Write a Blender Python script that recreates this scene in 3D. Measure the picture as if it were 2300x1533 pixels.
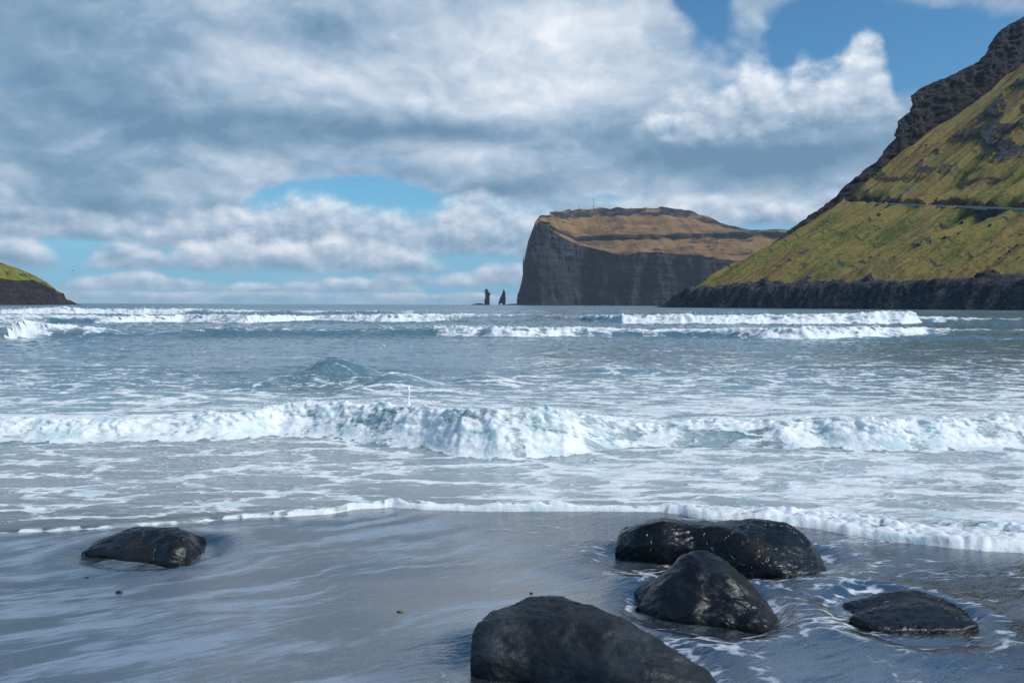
import bpy, math, random
import numpy as np
from mathutils import Matrix, Vector, Euler

for _o in list(bpy.data.objects):
    bpy.data.objects.remove(_o)
scene = bpy.context.scene
COL = scene.collection
R = math.radians

# ------------------------------------------------------------------ camera
CAM_Z = 1.8
FPX = 1900.0
cam_data = bpy.data.cameras.new("camera")
cam_data.sensor_width = 36.0
cam_data.lens = 36.0 * FPX / 2300.0
cam_data.clip_start = 0.05
cam_data.clip_end = 60000.0
cam = bpy.data.objects.new("camera", cam_data)
COL.objects.link(cam)
cam.location = (0, 0, CAM_Z)
cam.rotation_euler = Euler((R(90.0 - 2.486), R(-0.2), 0.0), 'XYZ')
scene.camera = cam
CAM_M = np.array(cam.rotation_euler.to_matrix())

# ------------------------------------------------------------------ sun, view, sampling
SUN_AZ, SUN_EL = 118.0, 44.0          # clockwise from +Y, above the horizon
sun_data = bpy.data.lights.new("sun", 'SUN')
sun_data.energy = 2.3
sun_data.angle = R(22.0)
sun_data.color = (1.0, 0.95, 0.87)
sun = bpy.data.objects.new("sun", sun_data)
COL.objects.link(sun)
_sd = Vector((math.sin(R(SUN_AZ)) * math.cos(R(SUN_EL)), math.cos(R(SUN_AZ)) * math.cos(R(SUN_EL)), math.sin(R(SUN_EL))))
sun.rotation_euler = _sd.to_track_quat('Z', 'Y').to_euler()
scene.view_settings.view_transform = 'Standard'
scene.view_settings.look = 'None'
scene.view_settings.exposure = 0.6
scene.view_settings.gamma = 1.0
scene.view_settings.use_curve_mapping = False
scene.render.engine = 'CYCLES'
scene.cycles.use_denoising = True
scene.cycles.use_adaptive_sampling = False
scene.cycles.max_bounces = 5
scene.cycles.diffuse_bounces = 2
scene.cycles.glossy_bounces = 3
scene.cycles.transmission_bounces = 3
scene.cycles.volume_bounces = 0
scene.cycles.caustics_reflective = False
scene.cycles.caustics_refractive = False


def ray(px, py):
    """world direction of a point seen at a place of the 2300 x 1533 picture"""
    v = np.array([(px - 1150.0) / FPX, -(py - 766.5) / FPX, -1.0])
    return CAM_M @ v


def at(px, py, Y):
    d = ray(px, py)
    t = Y / d[1]
    return np.array([d[0] * t, Y, CAM_Z + d[2] * t])


# ------------------------------------------------------------------ node helpers
class Nd:
    """tiny expression layer over shader nodes"""
    def __init__(self, tree):
        self.t = tree
        self.n = tree.nodes
        self.l = tree.links

    def new(self, kind, **kw):
        nd = self.n.new(kind)
        for k, v in kw.items():
            setattr(nd, k, v)
        return nd

    def put(self, sock, val):
        if isinstance(val, (int, float)):
            if sock.type in ('RGBA',):
                sock.default_value = (val, val, val, 1)
            elif sock.type == 'VECTOR':
                sock.default_value = (val, val, val)
            else:
                sock.default_value = val
        elif isinstance(val, (tuple, list)):
            if sock.type == 'RGBA' and len(val) == 3:
                val = (*val, 1.0)
            sock.default_value = val
        else:
            self.l.new(val, sock)

    def m(self, op, a, b=None, c=None, clamp=False):
        nd = self.new('ShaderNodeMath', operation=op)
        nd.use_clamp = clamp
        self.put(nd.inputs[0], a)
        if b is not None:
            self.put(nd.inputs[1], b)
        if c is not None:
            self.put(nd.inputs[2], c)
        return nd.outputs[0]

    def add(self, a, b): return self.m('ADD', a, b)
    def sub(self, a, b): return self.m('SUBTRACT', a, b)
    def mul(self, a, b): return self.m('MULTIPLY', a, b)
    def div(self, a, b): return self.m('DIVIDE', a, b)
    def mx(self, a, b): return self.m('MAXIMUM', a, b)
    def mn(self, a, b): return self.m('MINIMUM', a, b)

    def v(self, op, a, b=None):
        nd = self.new('ShaderNodeVectorMath', operation=op)
        self.put(nd.inputs[0], a)
        if b is not None:
            if op == 'SCALE':
                self.put(nd.inputs['Scale'], b)
            else:
                self.put(nd.inputs[1], b)
        return nd.outputs[1] if op in ('DOT_PRODUCT', 'LENGTH', 'DISTANCE') else nd.outputs[0]

    def xyz(self, vec):
        nd = self.new('ShaderNodeSeparateXYZ')
        self.put(nd.inputs[0], vec)
        return nd.outputs

    def comb(self, x, y, z):
        nd = self.new('ShaderNodeCombineXYZ')
        for s, q in zip(nd.inputs, (x, y, z)):
            self.put(s, q)
        return nd.outputs[0]

    def step(self, x, lo, hi, a=0.0, b=1.0):
        nd = self.new('ShaderNodeMapRange', interpolation_type='SMOOTHSTEP')
        for i, q in enumerate((x, lo, hi, a, b)):
            self.put(nd.inputs[i], q)
        return nd.outputs[0]

    def lin(self, x, lo, hi, a=0.0, b=1.0):
        nd = self.new('ShaderNodeMapRange')
        for i, q in enumerate((x, lo, hi, a, b)):
            self.put(nd.inputs[i], q)
        return nd.outputs[0]

    def noise(self, vec, scale, detail=4.0, rough=0.5, color=False, dist=0.0, kind='FBM'):
        nd = self.new('ShaderNodeTexNoise')
        nd.noise_type = kind
        self.put(nd.inputs['Vector'], vec)
        self.put(nd.inputs['Scale'], scale)
        self.put(nd.inputs['Detail'], detail)
        self.put(nd.inputs['Roughness'], rough)
        self.put(nd.inputs['Distortion'], dist)
        return nd.outputs[1 if color else 0]

    def voro(self, vec, scale, feature='F1', rand=1.0):
        nd = self.new('ShaderNodeTexVoronoi', feature=feature)
        self.put(nd.inputs['Vector'], vec)
        self.put(nd.inputs['Scale'], scale)
        self.put(nd.inputs['Randomness'], rand)
        return nd.outputs['Distance']

    def mix(self, f, a, b):
        nd = self.new('ShaderNodeMix', data_type='RGBA')
        self.put(nd.inputs[0], f)
        self.put(nd.inputs[6], a)
        self.put(nd.inputs[7], b)
        return nd.outputs[2]

    def fmix(self, f, a, b):
        nd = self.new('ShaderNodeMix', data_type='FLOAT')
        self.put(nd.inputs[0], f)
        self.put(nd.inputs[2], a)
        self.put(nd.inputs[3], b)
        return nd.outputs[0]

    def ramp(self, x, stops):
        nd = self.new('ShaderNodeValToRGB')
        cr = nd.color_ramp
        while len(cr.elements) < len(stops):
            cr.elements.new(0.5)
        for el, (p, c) in zip(cr.elements, stops):
            el.position = p
            el.color = (*c, 1.0)
        self.put(nd.inputs[0], x)
        return nd.outputs[0]

    def attr(self, name):
        return self.new('ShaderNodeAttribute', attribute_name=name).outputs['Fac']

    def pos(self):
        return self.new('ShaderNodeNewGeometry').outputs['Position']

    def bump(self, height, strength, distance, normal=None):
        nd = self.new('ShaderNodeBump')
        self.put(nd.inputs['Strength'], strength)
        self.put(nd.inputs['Distance'], distance)
        self.put(nd.inputs['Height'], height)
        if normal is not None:
            self.put(nd.inputs['Normal'], normal)
        return nd.outputs[0]


def material(name):
    mt = bpy.data.materials.new(name)
    mt.use_nodes = True
    nd = Nd(mt.node_tree)
    bs = mt.node_tree.nodes['Principled BSDF']
    return mt, nd, bs


# ------------------------------------------------------------------ world: sky with clouds
world = bpy.data.worlds.new("World")
scene.world = world
world.use_nodes = True
W = Nd(world.node_tree)
bg = world.node_tree.nodes['Background']
sky = W.new('ShaderNodeTexSky', sky_type='NISHITA')
sky.sun_disc = False
sky.sun_elevation = R(SUN_EL)
sky.sun_rotation = R(SUN_AZ)
sky.air_density = 1.0
sky.dust_density = 0.6
sky.ozone_density = 1.6
D0 = W.new('ShaderNodeTexCoord').outputs['Generated']


def azel(px, py):
    d = ray(px, py)
    d = d / np.linalg.norm(d)
    return math.atan2(d[0], d[1]), d[2]


# upper cloud banks: (x, y, half width, half height, weight), bearings given as places in the 2300 x 1533 picture
COVER = [
    (200, 60, 800, 270, 1.0), (850, 200, 620, 150, .85), (1150, 60, 330, 230, .65), (1340, 190, 170, 120, .45),
    (1650, 385, 620, 75, .95), (150, 420, 520, 100, 1.0), (1130, 400, 280, 66, .70),
    (1560, 470, 300, 40, .7),
    (1690, 40, 100, 130, .45), (2120, 270, 260, 60, .55), (1960, 5, 260, 36, .45), (2270, 10, 160, 60, .45),
    (1555, 60, 80, 80, -.75),
    (1890, 100, 190, 60, -.60), (2150, 150, 260, 70, -.50),
    (830, 368, 200, 20, -.55), (740, 440, 210, 38, -1.3), (980, 470, 210, 34, -1.0),
    (250, 575, 500, 40, -.4), (1100, 560, 200, 60, -.4), (1370, 458, 110, 20, -.9),
]
LIGHT = [
    (560, 110, 150, 130, .30), (740, 205, 200, 60, .26), (1150, 120, 360, 220, .30), (1200, 240, 280, 50, .20), (900, 150, 160, 60, .10), (1330, 90, 140, 120, .14),
    (1030, 350, 130, 34, .34), (520, 350, 140, 40, .14), (560, 420, 140, 30, .2), (300, 430, 200, 24, .14), (1600, 462, 240, 22, .40),
    (300, 260, 420, 80, -.30), (880, 300, 440, 34, -.42), (780, 55, 210, 55, -.30), (1640, 362, 460, 46, -.40), (250, 40, 300, 60, -.12),
    (100, 460, 360, 46, -.26), (1130, 430, 260, 26, -.2), (1420, 300, 120, 40, -.16),
]
# far cumulus, each a flat base with heaped tops: (x from, x to, base y, height, dark, light, channel)
HEAPS = [
    (-2600, 2600, 672, 26, .40, .66, 0), (-2600, 2600, 660, 30, .36, .74, 4), (60, 1000, 652, 44, .34, .80, 1), (780, 1300, 644, 74, .32, .84, 2),
    (-500, 200, 596, 110, .30, .92, 3), (150, 430, 606, 80, .32, .86, 4), (1300, 2000, 516, 84, .32, .80, 0),
    (-200, 900, 530, 90, .26, .66, 3), (240, 1330, 566, 140, .30, .80, 5), (300, 1070, 609, 112, .28, .98, 2), (1360, 2100, 335, 190, .24, .96, 1),
]


def blob_sum(nd, av, ev, items):
    tot = None
    for k in range(0, len(items), 3):
        tri = list(items[k:k + 3])
        while len(tri) < 3:
            tri.append((0, 0, 100, 100, 0.0))
        az = [azel(t[0], t[1]) for t in tri]
        sa = [FPX / t[2] for t in tri]
        se = [FPX / t[3] for t in tri]

        def mad(v, sc, of):
            n = nd.new('ShaderNodeVectorMath', operation='MULTIPLY_ADD')
            nd.put(n.inputs[0], v); nd.put(n.inputs[1], sc); nd.put(n.inputs[2], of)
            return n.outputs[0]
        A = mad(av, tuple(sa), tuple(-a[0] * q for a, q in zip(az, sa)))
        B = mad(ev, tuple(se), tuple(-a[1] * q for a, q in zip(az, se)))
        r2 = mad(A, A, mad(B, B, (2.6, 2.6, 2.6)))
        g = nd.v('DIVIDE', (2.6, 2.6, 2.6), r2)
        g = nd.v('MULTIPLY', g, g)
        g = nd.v('MULTIPLY', g, g)
        sm = nd.v('DOT_PRODUCT', g, tuple(t[4] for t in tri))
        tot = sm if tot is None else nd.add(tot, sm)
    return tot


def cloud_q(nd, d):
    x, y, z = nd.xyz(d)
    zc = nd.mx(z, 0.0)
    q = nd.v('SCALE', d, nd.div(1.0, nd.add(zc, 0.60)))
    return nd.v('MULTIPLY', q, (1.0, 1.0, 1.3)), zc, x, y


q0, zc, sx, sy = cloud_q(W, D0)
q1, _, _, _ = cloud_q(W, W.v('ADD', D0, (0.010, -0.004, 0.016)))
az = W.m('ARCTAN2', sx, sy)
wv = W.v('SUBTRACT', W.noise(q0, 2.6, 4.0, 0.6, color=True), (.5, .5, .5))
wq = W.v('SCALE', wv, 0.20)
n1 = W.sub(W.noise(W.v('ADD', q0, wq), 3.7, 8.0, 0.57), 0.5)
n2 = W.sub(W.noise(W.v('ADD', q1, wq), 3.7, 6.0, 0.57), 0.5)
zs = W.add(W.mul(zc, 0.55), 0.040)
wx, wy, wz = W.xyz(wv)
av = W.add(az, W.mul(wx, W.mul(zs, 1.3)))
ev = W.add(zc, W.mul(wy, W.mul(zs, .6)))
field = blob_sum(W, av, ev, COVER)
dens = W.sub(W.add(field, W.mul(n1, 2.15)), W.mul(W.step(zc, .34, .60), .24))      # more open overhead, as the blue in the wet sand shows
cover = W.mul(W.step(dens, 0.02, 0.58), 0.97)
lt = blob_sum(W, av, ev, LIGHT)
relief = W.mn(W.mx(W.mul(W.sub(n1, n2), 2.1), -0.26), 0.34)
edge = W.mul(W.step(dens, 0.75, 0.25), 0.10)
lum = W.add(W.add(W.add(W.mul(lt, 1.15), relief), W.add(W.mul(n1, .30), edge)), 0.37)
STOPS = [(0.0, (.150, .265, .395)), (.25, (.235, .360, .500)), (.50, (.395, .505, .640)), (.76, (.62, .70, .80)), (1.0, (.88, .91, .95))]
cloud_col = W.ramp(lum, STOPS)
blue = W.v('MULTIPLY', sky.outputs[0], (0.046, 0.090, 0.112))
low = W.step(zc, 0.19, 0.0)
blue = W.mix(W.mul(low, 0.8), blue, (.20, .49, .74))
haze_band = W.step(zc, 0.035, -0.01)
col = W.mix(cover, blue, cloud_col)
# heaped cumulus
pq = W.comb(az, W.mul(zc, 1.5), 0.0)
pe = W.sub(W.noise(pq, 20.0, 6.0, 0.57), 0.5)
pe2 = W.sub(W.noise(W.v('ADD', pq, (.006, .014, 0)), 20.0, 5.0, 0.57), 0.5)
prel = W.mn(W.mx(W.mul(W.sub(pe, pe2), 1.25), -0.28), 0.32)
ch = list(W.xyz(W.noise(W.comb(az, 3.1, 0.0), 10.0, 2.0, 0.5, color=True))) + list(W.xyz(W.noise(W.comb(az, 9.7, 0.0), 8.0, 2.0, 0.5, color=True)))
for (x0, x1, by, hp, lo, hi, c) in HEAPS:
    a0, eb = azel(x0, by)
    a1, _ = azel(x1, by)
    h = hp / FPX
    wd = min(.06, (a1 - a0) * .3)
    mask = W.mul(W.step(az, a0, a0 + wd), W.step(az, a1, a1 - wd))
    hh = W.mul(mask, W.mul(W.mx(W.sub(ch[c], .08), 0.0), 1.9 * h))
    top = W.add(W.add(hh, eb), W.mul(pe, h * .62))
    d_ = W.sub(top, zc)
    al = W.mul(W.step(d_, 0.0, h * .34), W.step(W.add(W.sub(zc, eb), W.mul(pe, h * .25)), -h * .05, h * .16))
    t_ = W.div(W.sub(zc, eb), W.mx(hh, h * .25))
    lm = W.add(W.add(W.lin(t_, .05, .85, lo, hi), prel), W.mul(pe, .30))
    col = W.mix(W.mul(al, W.mul(mask, .95)), col, W.ramp(lm, STOPS))
col = W.mix(W.mul(haze_band, 0.6), col, (.27, .49, .65))
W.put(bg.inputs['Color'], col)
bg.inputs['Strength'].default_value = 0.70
world.cycles.sampling_method = 'MANUAL'
world.cycles.sample_map_resolution = 512
# ------------------------------------------------------------------ numpy noise and mesh helpers
_rng = np.random.RandomState(7)
_perm = np.concatenate([_rng.permutation(256)] * 3).astype(np.int64)
_ang = _rng.rand(256) * 2 * np.pi
_gx, _gy = np.cos(_ang), np.sin(_ang)
_jx, _jy = _rng.rand(256), _rng.rand(256)


def perlin(x, y, seed=0):
    x = np.asarray(x, float) + seed * 17.31
    y = np.asarray(y, float) + seed * 9.73
    x, y = np.broadcast_arrays(x, y)
    xi = np.floor(x).astype(np.int64); yi = np.floor(y).astype(np.int64)
    fx = x - xi; fy = y - yi
    u = fx * fx * fx * (fx * (fx * 6 - 15) + 10)
    v = fy * fy * fy * (fy * (fy * 6 - 15) + 10)

    def g(ix, iy, dx, dy):
        h = _perm[(_perm[ix & 255] + iy) & 255]
        return _gx[h] * dx + _gy[h] * dy
    a = g(xi, yi, fx, fy); b = g(xi + 1, yi, fx - 1, fy)
    c = g(xi, yi + 1, fx, fy - 1); d = g(xi + 1, yi + 1, fx - 1, fy - 1)
    return ((a + (b - a) * u) * (1 - v) + (c + (d - c) * u) * v) * 1.5


def fbm(x, y, octv=4, seed=0, gain=0.5, lac=2.03):
    s = 0.0; a = 1.0; t = 0.0
    for k in range(octv):
        s = s + a * perlin(x * lac ** k, y * lac ** k, seed + k * 3)
        t += a; a *= gain
    return s / t


def ridged(x, y, octv=4, seed=0, gain=0.5):
    s = 0.0; a = 1.0; t = 0.0
    for k in range(octv):
        s = s + a * (1 - 2 * np.abs(perlin(x * 2.03 ** k, y * 2.03 ** k, seed + k * 3)))
        t += a; a *= gain
    return s / t


def cells(x, y, seed=0):
    """distance to the nearest scattered point"""
    x = np.asarray(x, float) + seed * 3.7; y = np.asarray(y, float) + seed * 5.1
    xi = np.floor(x).astype(np.int64); yi = np.floor(y).astype(np.int64)
    best = np.full(np.broadcast(x, y).shape, 9.0)
    for dx in (-1, 0, 1):
        for dy in (-1, 0, 1):
            cx, cy = xi + dx, yi + dy
            h = _perm[(_perm[cx & 255] + cy) & 255]
            d = (cx + _jx[h] - x) ** 2 + (cy + _jy[h] - y) ** 2
            best = np.minimum(best, d)
    return np.sqrt(best)


def sstep(x, a, b):
    t = np.clip((x - a) / (b - a), 0, 1)
    return t * t * (3 - 2 * t)


def smin(a, b, k):
    h = np.clip(0.5 + 0.5 * (b - a) / k, 0, 1)
    return b + (a - b) * h - k * h * (1 - h)


def smax(a, b, k):
    return -smin(-a, -b, k)


def grid_mesh(name, X, Y, Z, mat, attrs=None, smooth=True, wrap=False):
    """quad grid from 2-D arrays (rows, columns)"""
    nr, nc = X.shape
    me = bpy.data.meshes.new(name)
    co = np.stack([X, Y, Z], -1).reshape(-1, 3).astype(np.float32)
    idx = np.arange(nr * nc).reshape(nr, nc)
    a, b, c, d = idx[:-1, :-1], idx[:-1, 1:], idx[1:, 1:], idx[1:, :-1]
    q = np.stack([a, b, c, d], -1).reshape(-1, 4)
    if wrap:
        q = np.concatenate([q, np.stack([idx[:-1, -1], idx[:-1, 0], idx[1:, 0], idx[1:, -1]], -1).reshape(-1, 4)])
    me.vertices.add(len(co)); me.vertices.foreach_set('co', co.ravel())
    me.loops.add(q.size); me.loops.foreach_set('vertex_index', q.ravel().astype(np.int32))
    me.polygons.add(len(q)); me.polygons.foreach_set('loop_start', np.arange(0, q.size, 4, dtype=np.int32))
    try:
        me.polygons.foreach_set('loop_total', np.full(len(q), 4, dtype=np.int32))
    except Exception:
        pass
    me.polygons.foreach_set('use_smooth', np.full(len(q), smooth))
    me.update(calc_edges=True)
    for k, v in (attrs or {}).items():
        at_ = me.attributes.new(k, 'FLOAT', 'POINT')
        at_.data.foreach_set('value', np.asarray(v, np.float32).ravel())
    me.materials.append(mat)
    ob = bpy.data.objects.new(name, me)
    COL.objects.link(ob)
    return ob


def poly_mesh(name, verts, faces, mat, parent=None, smooth=False):
    me = bpy.data.meshes.new(name)
    me.from_pydata([tuple(map(float, v)) for v in verts], [], faces)
    me.update()
    if smooth:
        for p in me.polygons:
            p.use_smooth = True
    me.materials.append(mat)
    ob = bpy.data.objects.new(name, me)
    COL.objects.link(ob)
    if parent is not None:
        ob.parent = parent
    return ob


def box_vf(c, ax, ay, az):
    """box from centre and three half-axis vectors"""
    c, ax, ay, az = map(np.asarray, (c, ax, ay, az))
    v = [c + sx * ax + sy * ay + sz * az for sz in (-1, 1) for sy in (-1, 1) for sx in (-1, 1)]
    f = [(0, 2, 3, 1), (4, 5, 7, 6), (0, 1, 5, 4), (2, 6, 7, 3), (0, 4, 6, 2), (1, 3, 7, 5)]
    return v, f


def join_vf(parts):
    V, F = [], []
    for v, f in parts:
        o = len(V)
        V += list(v); F += [tuple(i + o for i in q) for q in f]
    return V, F


def tag(o, label=None, cat=None, group=None, kind=None):
    if label: o['label'] = label
    if cat: o['category'] = cat
    if group: o['group'] = group
    if kind: o['kind'] = kind
    return o


def empty(name, loc):
    o = bpy.data.objects.new(name, None)
    COL.objects.link(o)
    o.location = loc
    return o


# ------------------------------------------------------------------ terrain materials
def rock_material(name, dark, mid, lit, scale, bump_d, vertical=1.0, beds=0.0):
    mt, n, bs = material(name)
    p = n.v('MULTIPLY', n.pos(), (1.0, 1.0, vertical))
    a = n.noise(p, scale, 6.0, .62)
    b = n.noise(n.v('MULTIPLY', n.pos(), (.4, .4, 3.0)), scale * .8, 5.0, .6)
    f = n.add(n.mul(a, 1 - beds), n.mul(b, beds))
    col = n.ramp(f, [(.30, dark), (.52, mid), (.72, lit)])
    return mt, n, bs, col, f


def make_hill_material():
    mt, n, bs = material("hillside_grass_and_rock")
    P = n.pos()
    px_, py_, pz_ = n.xyz(P)
    rock = n.attr('rock'); scree = n.attr('scree'); dry = n.attr('dry'); earth = n.attr('earth')
    n1 = n.noise(P, .35, 6.0, .65)
    n2 = n.noise(n.v('MULTIPLY', P, (.75, 1.0, 1.0)), .75, 5.0, .68)
    nl = n.noise(n.v('MULTIPLY', P, (.03, .03, .03)), 1.0, 4.0, .5)
    d = n.add(n.add(dry, n.mul(n.sub(n1, .5), 1.5)), n.mul(n.sub(nl, .5), 1.1))
    grass = n.ramp(d, [(.0, (.045, .062, .015)), (.28, (.115, .128, .030)), (.52, (.215, .190, .052)), (.76, (.290, .210, .070)), (1.0, (.180, .105, .040))])
    grass = n.mix(n.mul(n.step(n2, .46, .66), .55), grass, n.v('MULTIPLY', grass, (.38, .42, .38)))
    grass = n.mix(n.mul(n.step(n2, .44, .30), .5), grass, n.v('MULTIPLY', grass, (1.35, 1.25, 1.2)))
    rk = n.ramp(n.noise(P, .45, 7.0, .68), [(.34, (.014, .016, .021)), (.48, (.050, .053, .064)), (.60, (.115, .118, .132)), (.76, (.24, .24, .25))])
    bd = n.noise(n.comb(n.mul(px_, .10), n.mul(py_, .10), n.sub(n.mul(pz_, .9), n.mul(py_, .06))), 1.0, 5.0, .6)
    rk = n.mix(n.mul(n.step(bd, .50, .62), .65), rk, n.ramp(n.noise(P, .9, 4.0, .6), [(.35, (.045, .050, .064)), (.65, (.16, .165, .185))]))
    rk = n.mix(n.mul(n.step(n.noise(P, .08, 4.0, .5), .54, .66), .7), rk, (.050, .036, .028))
    sc = n.ramp(n.noise(n.v('MULTIPLY', P, (.2, .9, .4)), 1.0, 5.0, .6), [(.3, (.05, .056, .066)), (.7, (.15, .16, .18))])
    ea = n.ramp(n.noise(P, .8, 5.0, .65), [(.3, (.018, .014, .011)), (.6, (.060, .040, .024)), (.8, (.10, .07, .035))])
    c = n.mix(n.step(n.add(earth, n.mul(n.sub(n1, .5), .9)), .45, .62), grass, ea)
    c = n.mix(n.step(n.add(scree, n.mul(n.sub(n1, .5), .7)), .4, .6), c, sc)
    c = n.mix(n.step(n.add(rock, n.mul(n.sub(n1, .5), .8)), .44, .56), c, rk)
    n.put(bs.inputs['Base Color'], c)
    bs.inputs['Roughness'].default_value = .85
    bs.inputs['Specular IOR Level'].default_value = .25
    h = n.add(n.noise(P, .7, 7.0, .7), n.mul(n.noise(P, 2.4, 4.0, .7), .45))
    n.put(bs.inputs['Normal'], n.bump(h, 1.0, n.fmix(rock, 1.1, 2.6)))
    return mt


def make_cliff_material():
    """far headland and crag: steep ground is basalt, gentle ground tawny grass"""
    mt, n, bs = material("basalt_cliff_and_tawny_grass")
    P = n.pos()
    grass = n.attr('grass')
    streak = n.noise(n.v('MULTIPLY', P, (.05, .05, .012)), 1.0, 6.0, .62)
    beds = n.noise(n.v('MULTIPLY', P, (.006, .006, .075)), 1.0, 5.0, .6)
    iso = n.noise(P, .013, 8.0, .68)
    fis = n.noise(n.v('MULTIPLY', P, (.022, .022, .003)), 1.0, 4.0, .7)
    f = n.add(n.add(n.mul(streak, .22), n.mul(beds, .26)), n.mul(iso, .52))
    f = n.sub(f, n.mul(n.step(n.m('ABSOLUTE', n.sub(fis, .5)), .045, .0), .09))
    rk = n.ramp(f, [(.40, (.005, .007, .011)), (.48, (.017, .020, .026)), (.56, (.045, .046, .052)), (.66, (.105, .102, .102))])
    rk = n.mix(n.mul(n.step(n.noise(P, .012, 5.0, .6), .50, .66), .55), rk, (.052, .036, .034))
    g1 = n.noise(n.v('MULTIPLY', P, (.010, .010, .022)), 1.0, 6.0, .62)
    gr = n.ramp(g1, [(.32, (.075, .048, .020)), (.46, (.185, .098, .034)), (.58, (.26, .145, .052)), (.74, (.185, .145, .052))])
    gf = n.step(n.add(grass, n.mul(n.sub(n.noise(n.v('MULTIPLY', P, (.02, .02, .05)), 1.0, 6.0, .68), .5), 1.2)), .40, .62)
    n.put(bs.inputs['Base Color'], n.mix(gf, rk, gr))
    bs.inputs['Roughness'].default_value = .9
    bs.inputs['Specular IOR Level'].default_value = .2
    h = n.add(n.noise(n.v('MULTIPLY', P, (1, 1, .35)), .05, 8.0, .7), n.mul(n.noise(n.v('MULTIPLY', P, (.1, .1, 1)), .1, 4.0, .6), .5))
    n.put(bs.inputs['Normal'], n.bump(h, 1.0, n.fmix(gf, 14.0, 3.0)))
    return mt


def make_crag_material():
    mt, n, bs = material("dark_crag_rock")
    P = n.pos()
    grass = n.attr('grass')
    f = n.add(n.mul(n.noise(n.v('MULTIPLY', P, (1, 1, .6)), .16, 7.0, .68), .6), n.mul(n.noise(n.v('MULTIPLY', P, (.1, .1, 1.0)), .35, 5.0, .6), .4))
    rk = n.ramp(f, [(.36, (.010, .010, .013)), (.49, (.034, .031, .036)), (.60, (.078, .068, .070)), (.75, (.15, .135, .13))])
    gr = n.ramp(n.noise(P, .12, 5.0, .6), [(.3, (.06, .05, .02)), (.6, (.13, .10, .035))])
    gf = n.step(n.add(grass, n.mul(n.sub(n.noise(P, .10, 6.0, .7), .5), 1.3)), .42, .60)
    n.put(bs.inputs['Base Color'], n.mix(gf, rk, gr))
    bs.inputs['Roughness'].default_value = .9
    bs.inputs['Specular IOR Level'].default_value = .2
    h = n.noise(n.v('MULTIPLY', P, (1, 1, .8)), .22, 8.0, .72)
    n.put(bs.inputs['Normal'], n.bump(h, 1.0, 5.0))
    return mt


def make_left_material():
    mt, n, bs = material("left_point_grass_and_rock")
    P = n.pos()
    grass = n.attr('grass')
    f = n.add(n.mul(n.noise(P, .16, 7.0, .68), .5), n.mul(n.noise(n.v('MULTIPLY', P, (.15, .15, 1.0)), .4, 5.0, .6), .5))
    rk = n.ramp(f, [(.33, (.014, .014, .017)), (.5, (.040, .036, .038)), (.64, (.090, .074, .070)), (.80, (.17, .15, .14))])
    gr = n.ramp(n.noise(P, .10, 5.0, .6), [(.3, (.09, .10, .018)), (.55, (.19, .18, .032)), (.75, (.24, .20, .045))])
    gf = n.step(n.add(grass, n.mul(n.sub(n.noise(P, .09, 6.0, .7), .5), 1.5)), .42, .58)
    n.put(bs.inputs['Base Color'], n.mix(gf, rk, gr))
    bs.inputs['Roughness'].default_value = .9
    bs.inputs['Specular IOR Level'].default_value = .2
    h = n.noise(n.v('MULTIPLY', P, (.8, .8, 1.3)), .2, 8.0, .72)
    n.put(bs.inputs['Normal'], n.bump(h, 1.0, n.fmix(gf, 5.0, 1.2)))
    return mt


M_HILL, M_CLIFF, M_CRAG, M_LEFT = make_hill_material(), make_cliff_material(), make_crag_material(), make_left_material()


# ------------------------------------------------------------------ the green hill on the right of the bay
T_IN = np.array([.931, .365])          # inland
T_AL = np.array([-.365, .931])         # along the shore, away from the beach
HX, HY = 128.0, 640.0


def hill_xy(w, q):
    return HX + T_IN[0] * q + T_AL[0] * w, HY + T_IN[1] * q + T_AL[1] * w


def road_z(w):
    return 86.0 + np.clip(w, -330, 40) * (32.0 / 225.0)


def hill_nat(w, q):
    """natural ground without the road"""
    R0 = 13.0 + 4.5 * perlin(w / 45.0, w * 0 + 3.3) + 2.5 * perlin(w / 15.0, w * 0 + 7.7)
    zc = R0 + 80.0 * 0
    qq = np.maximum(q - 13.0, 0)
    up = .50 * qq + .19 * np.maximum(qq - 132.0, 0) + .07 * np.maximum(qq - 300, 0)
    return R0 * sstep(q, -3.0, 14.0) + up


def road_q(w):
    lo = np.zeros_like(w) + 14.0; hi = np.zeros_like(w) + 260.0
    zr = road_z(w)
    for _ in range(40):
        md = (lo + hi) / 2
        big = hill_nat(w, md) > zr
        hi = np.where(big, md, hi); lo = np.where(big, lo, md)
    return (lo + hi) / 2


def find_w(px):
    """road station seen at a given picture x"""
    ws = np.linspace(-300, 0, 1201)
    x, y = hill_xy(ws, road_q(ws) - 3.5)
    p = 1150 + x / y * FPX
    o = np.argsort(p)
    return float(np.interp(px, p[o], ws[o]))


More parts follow.
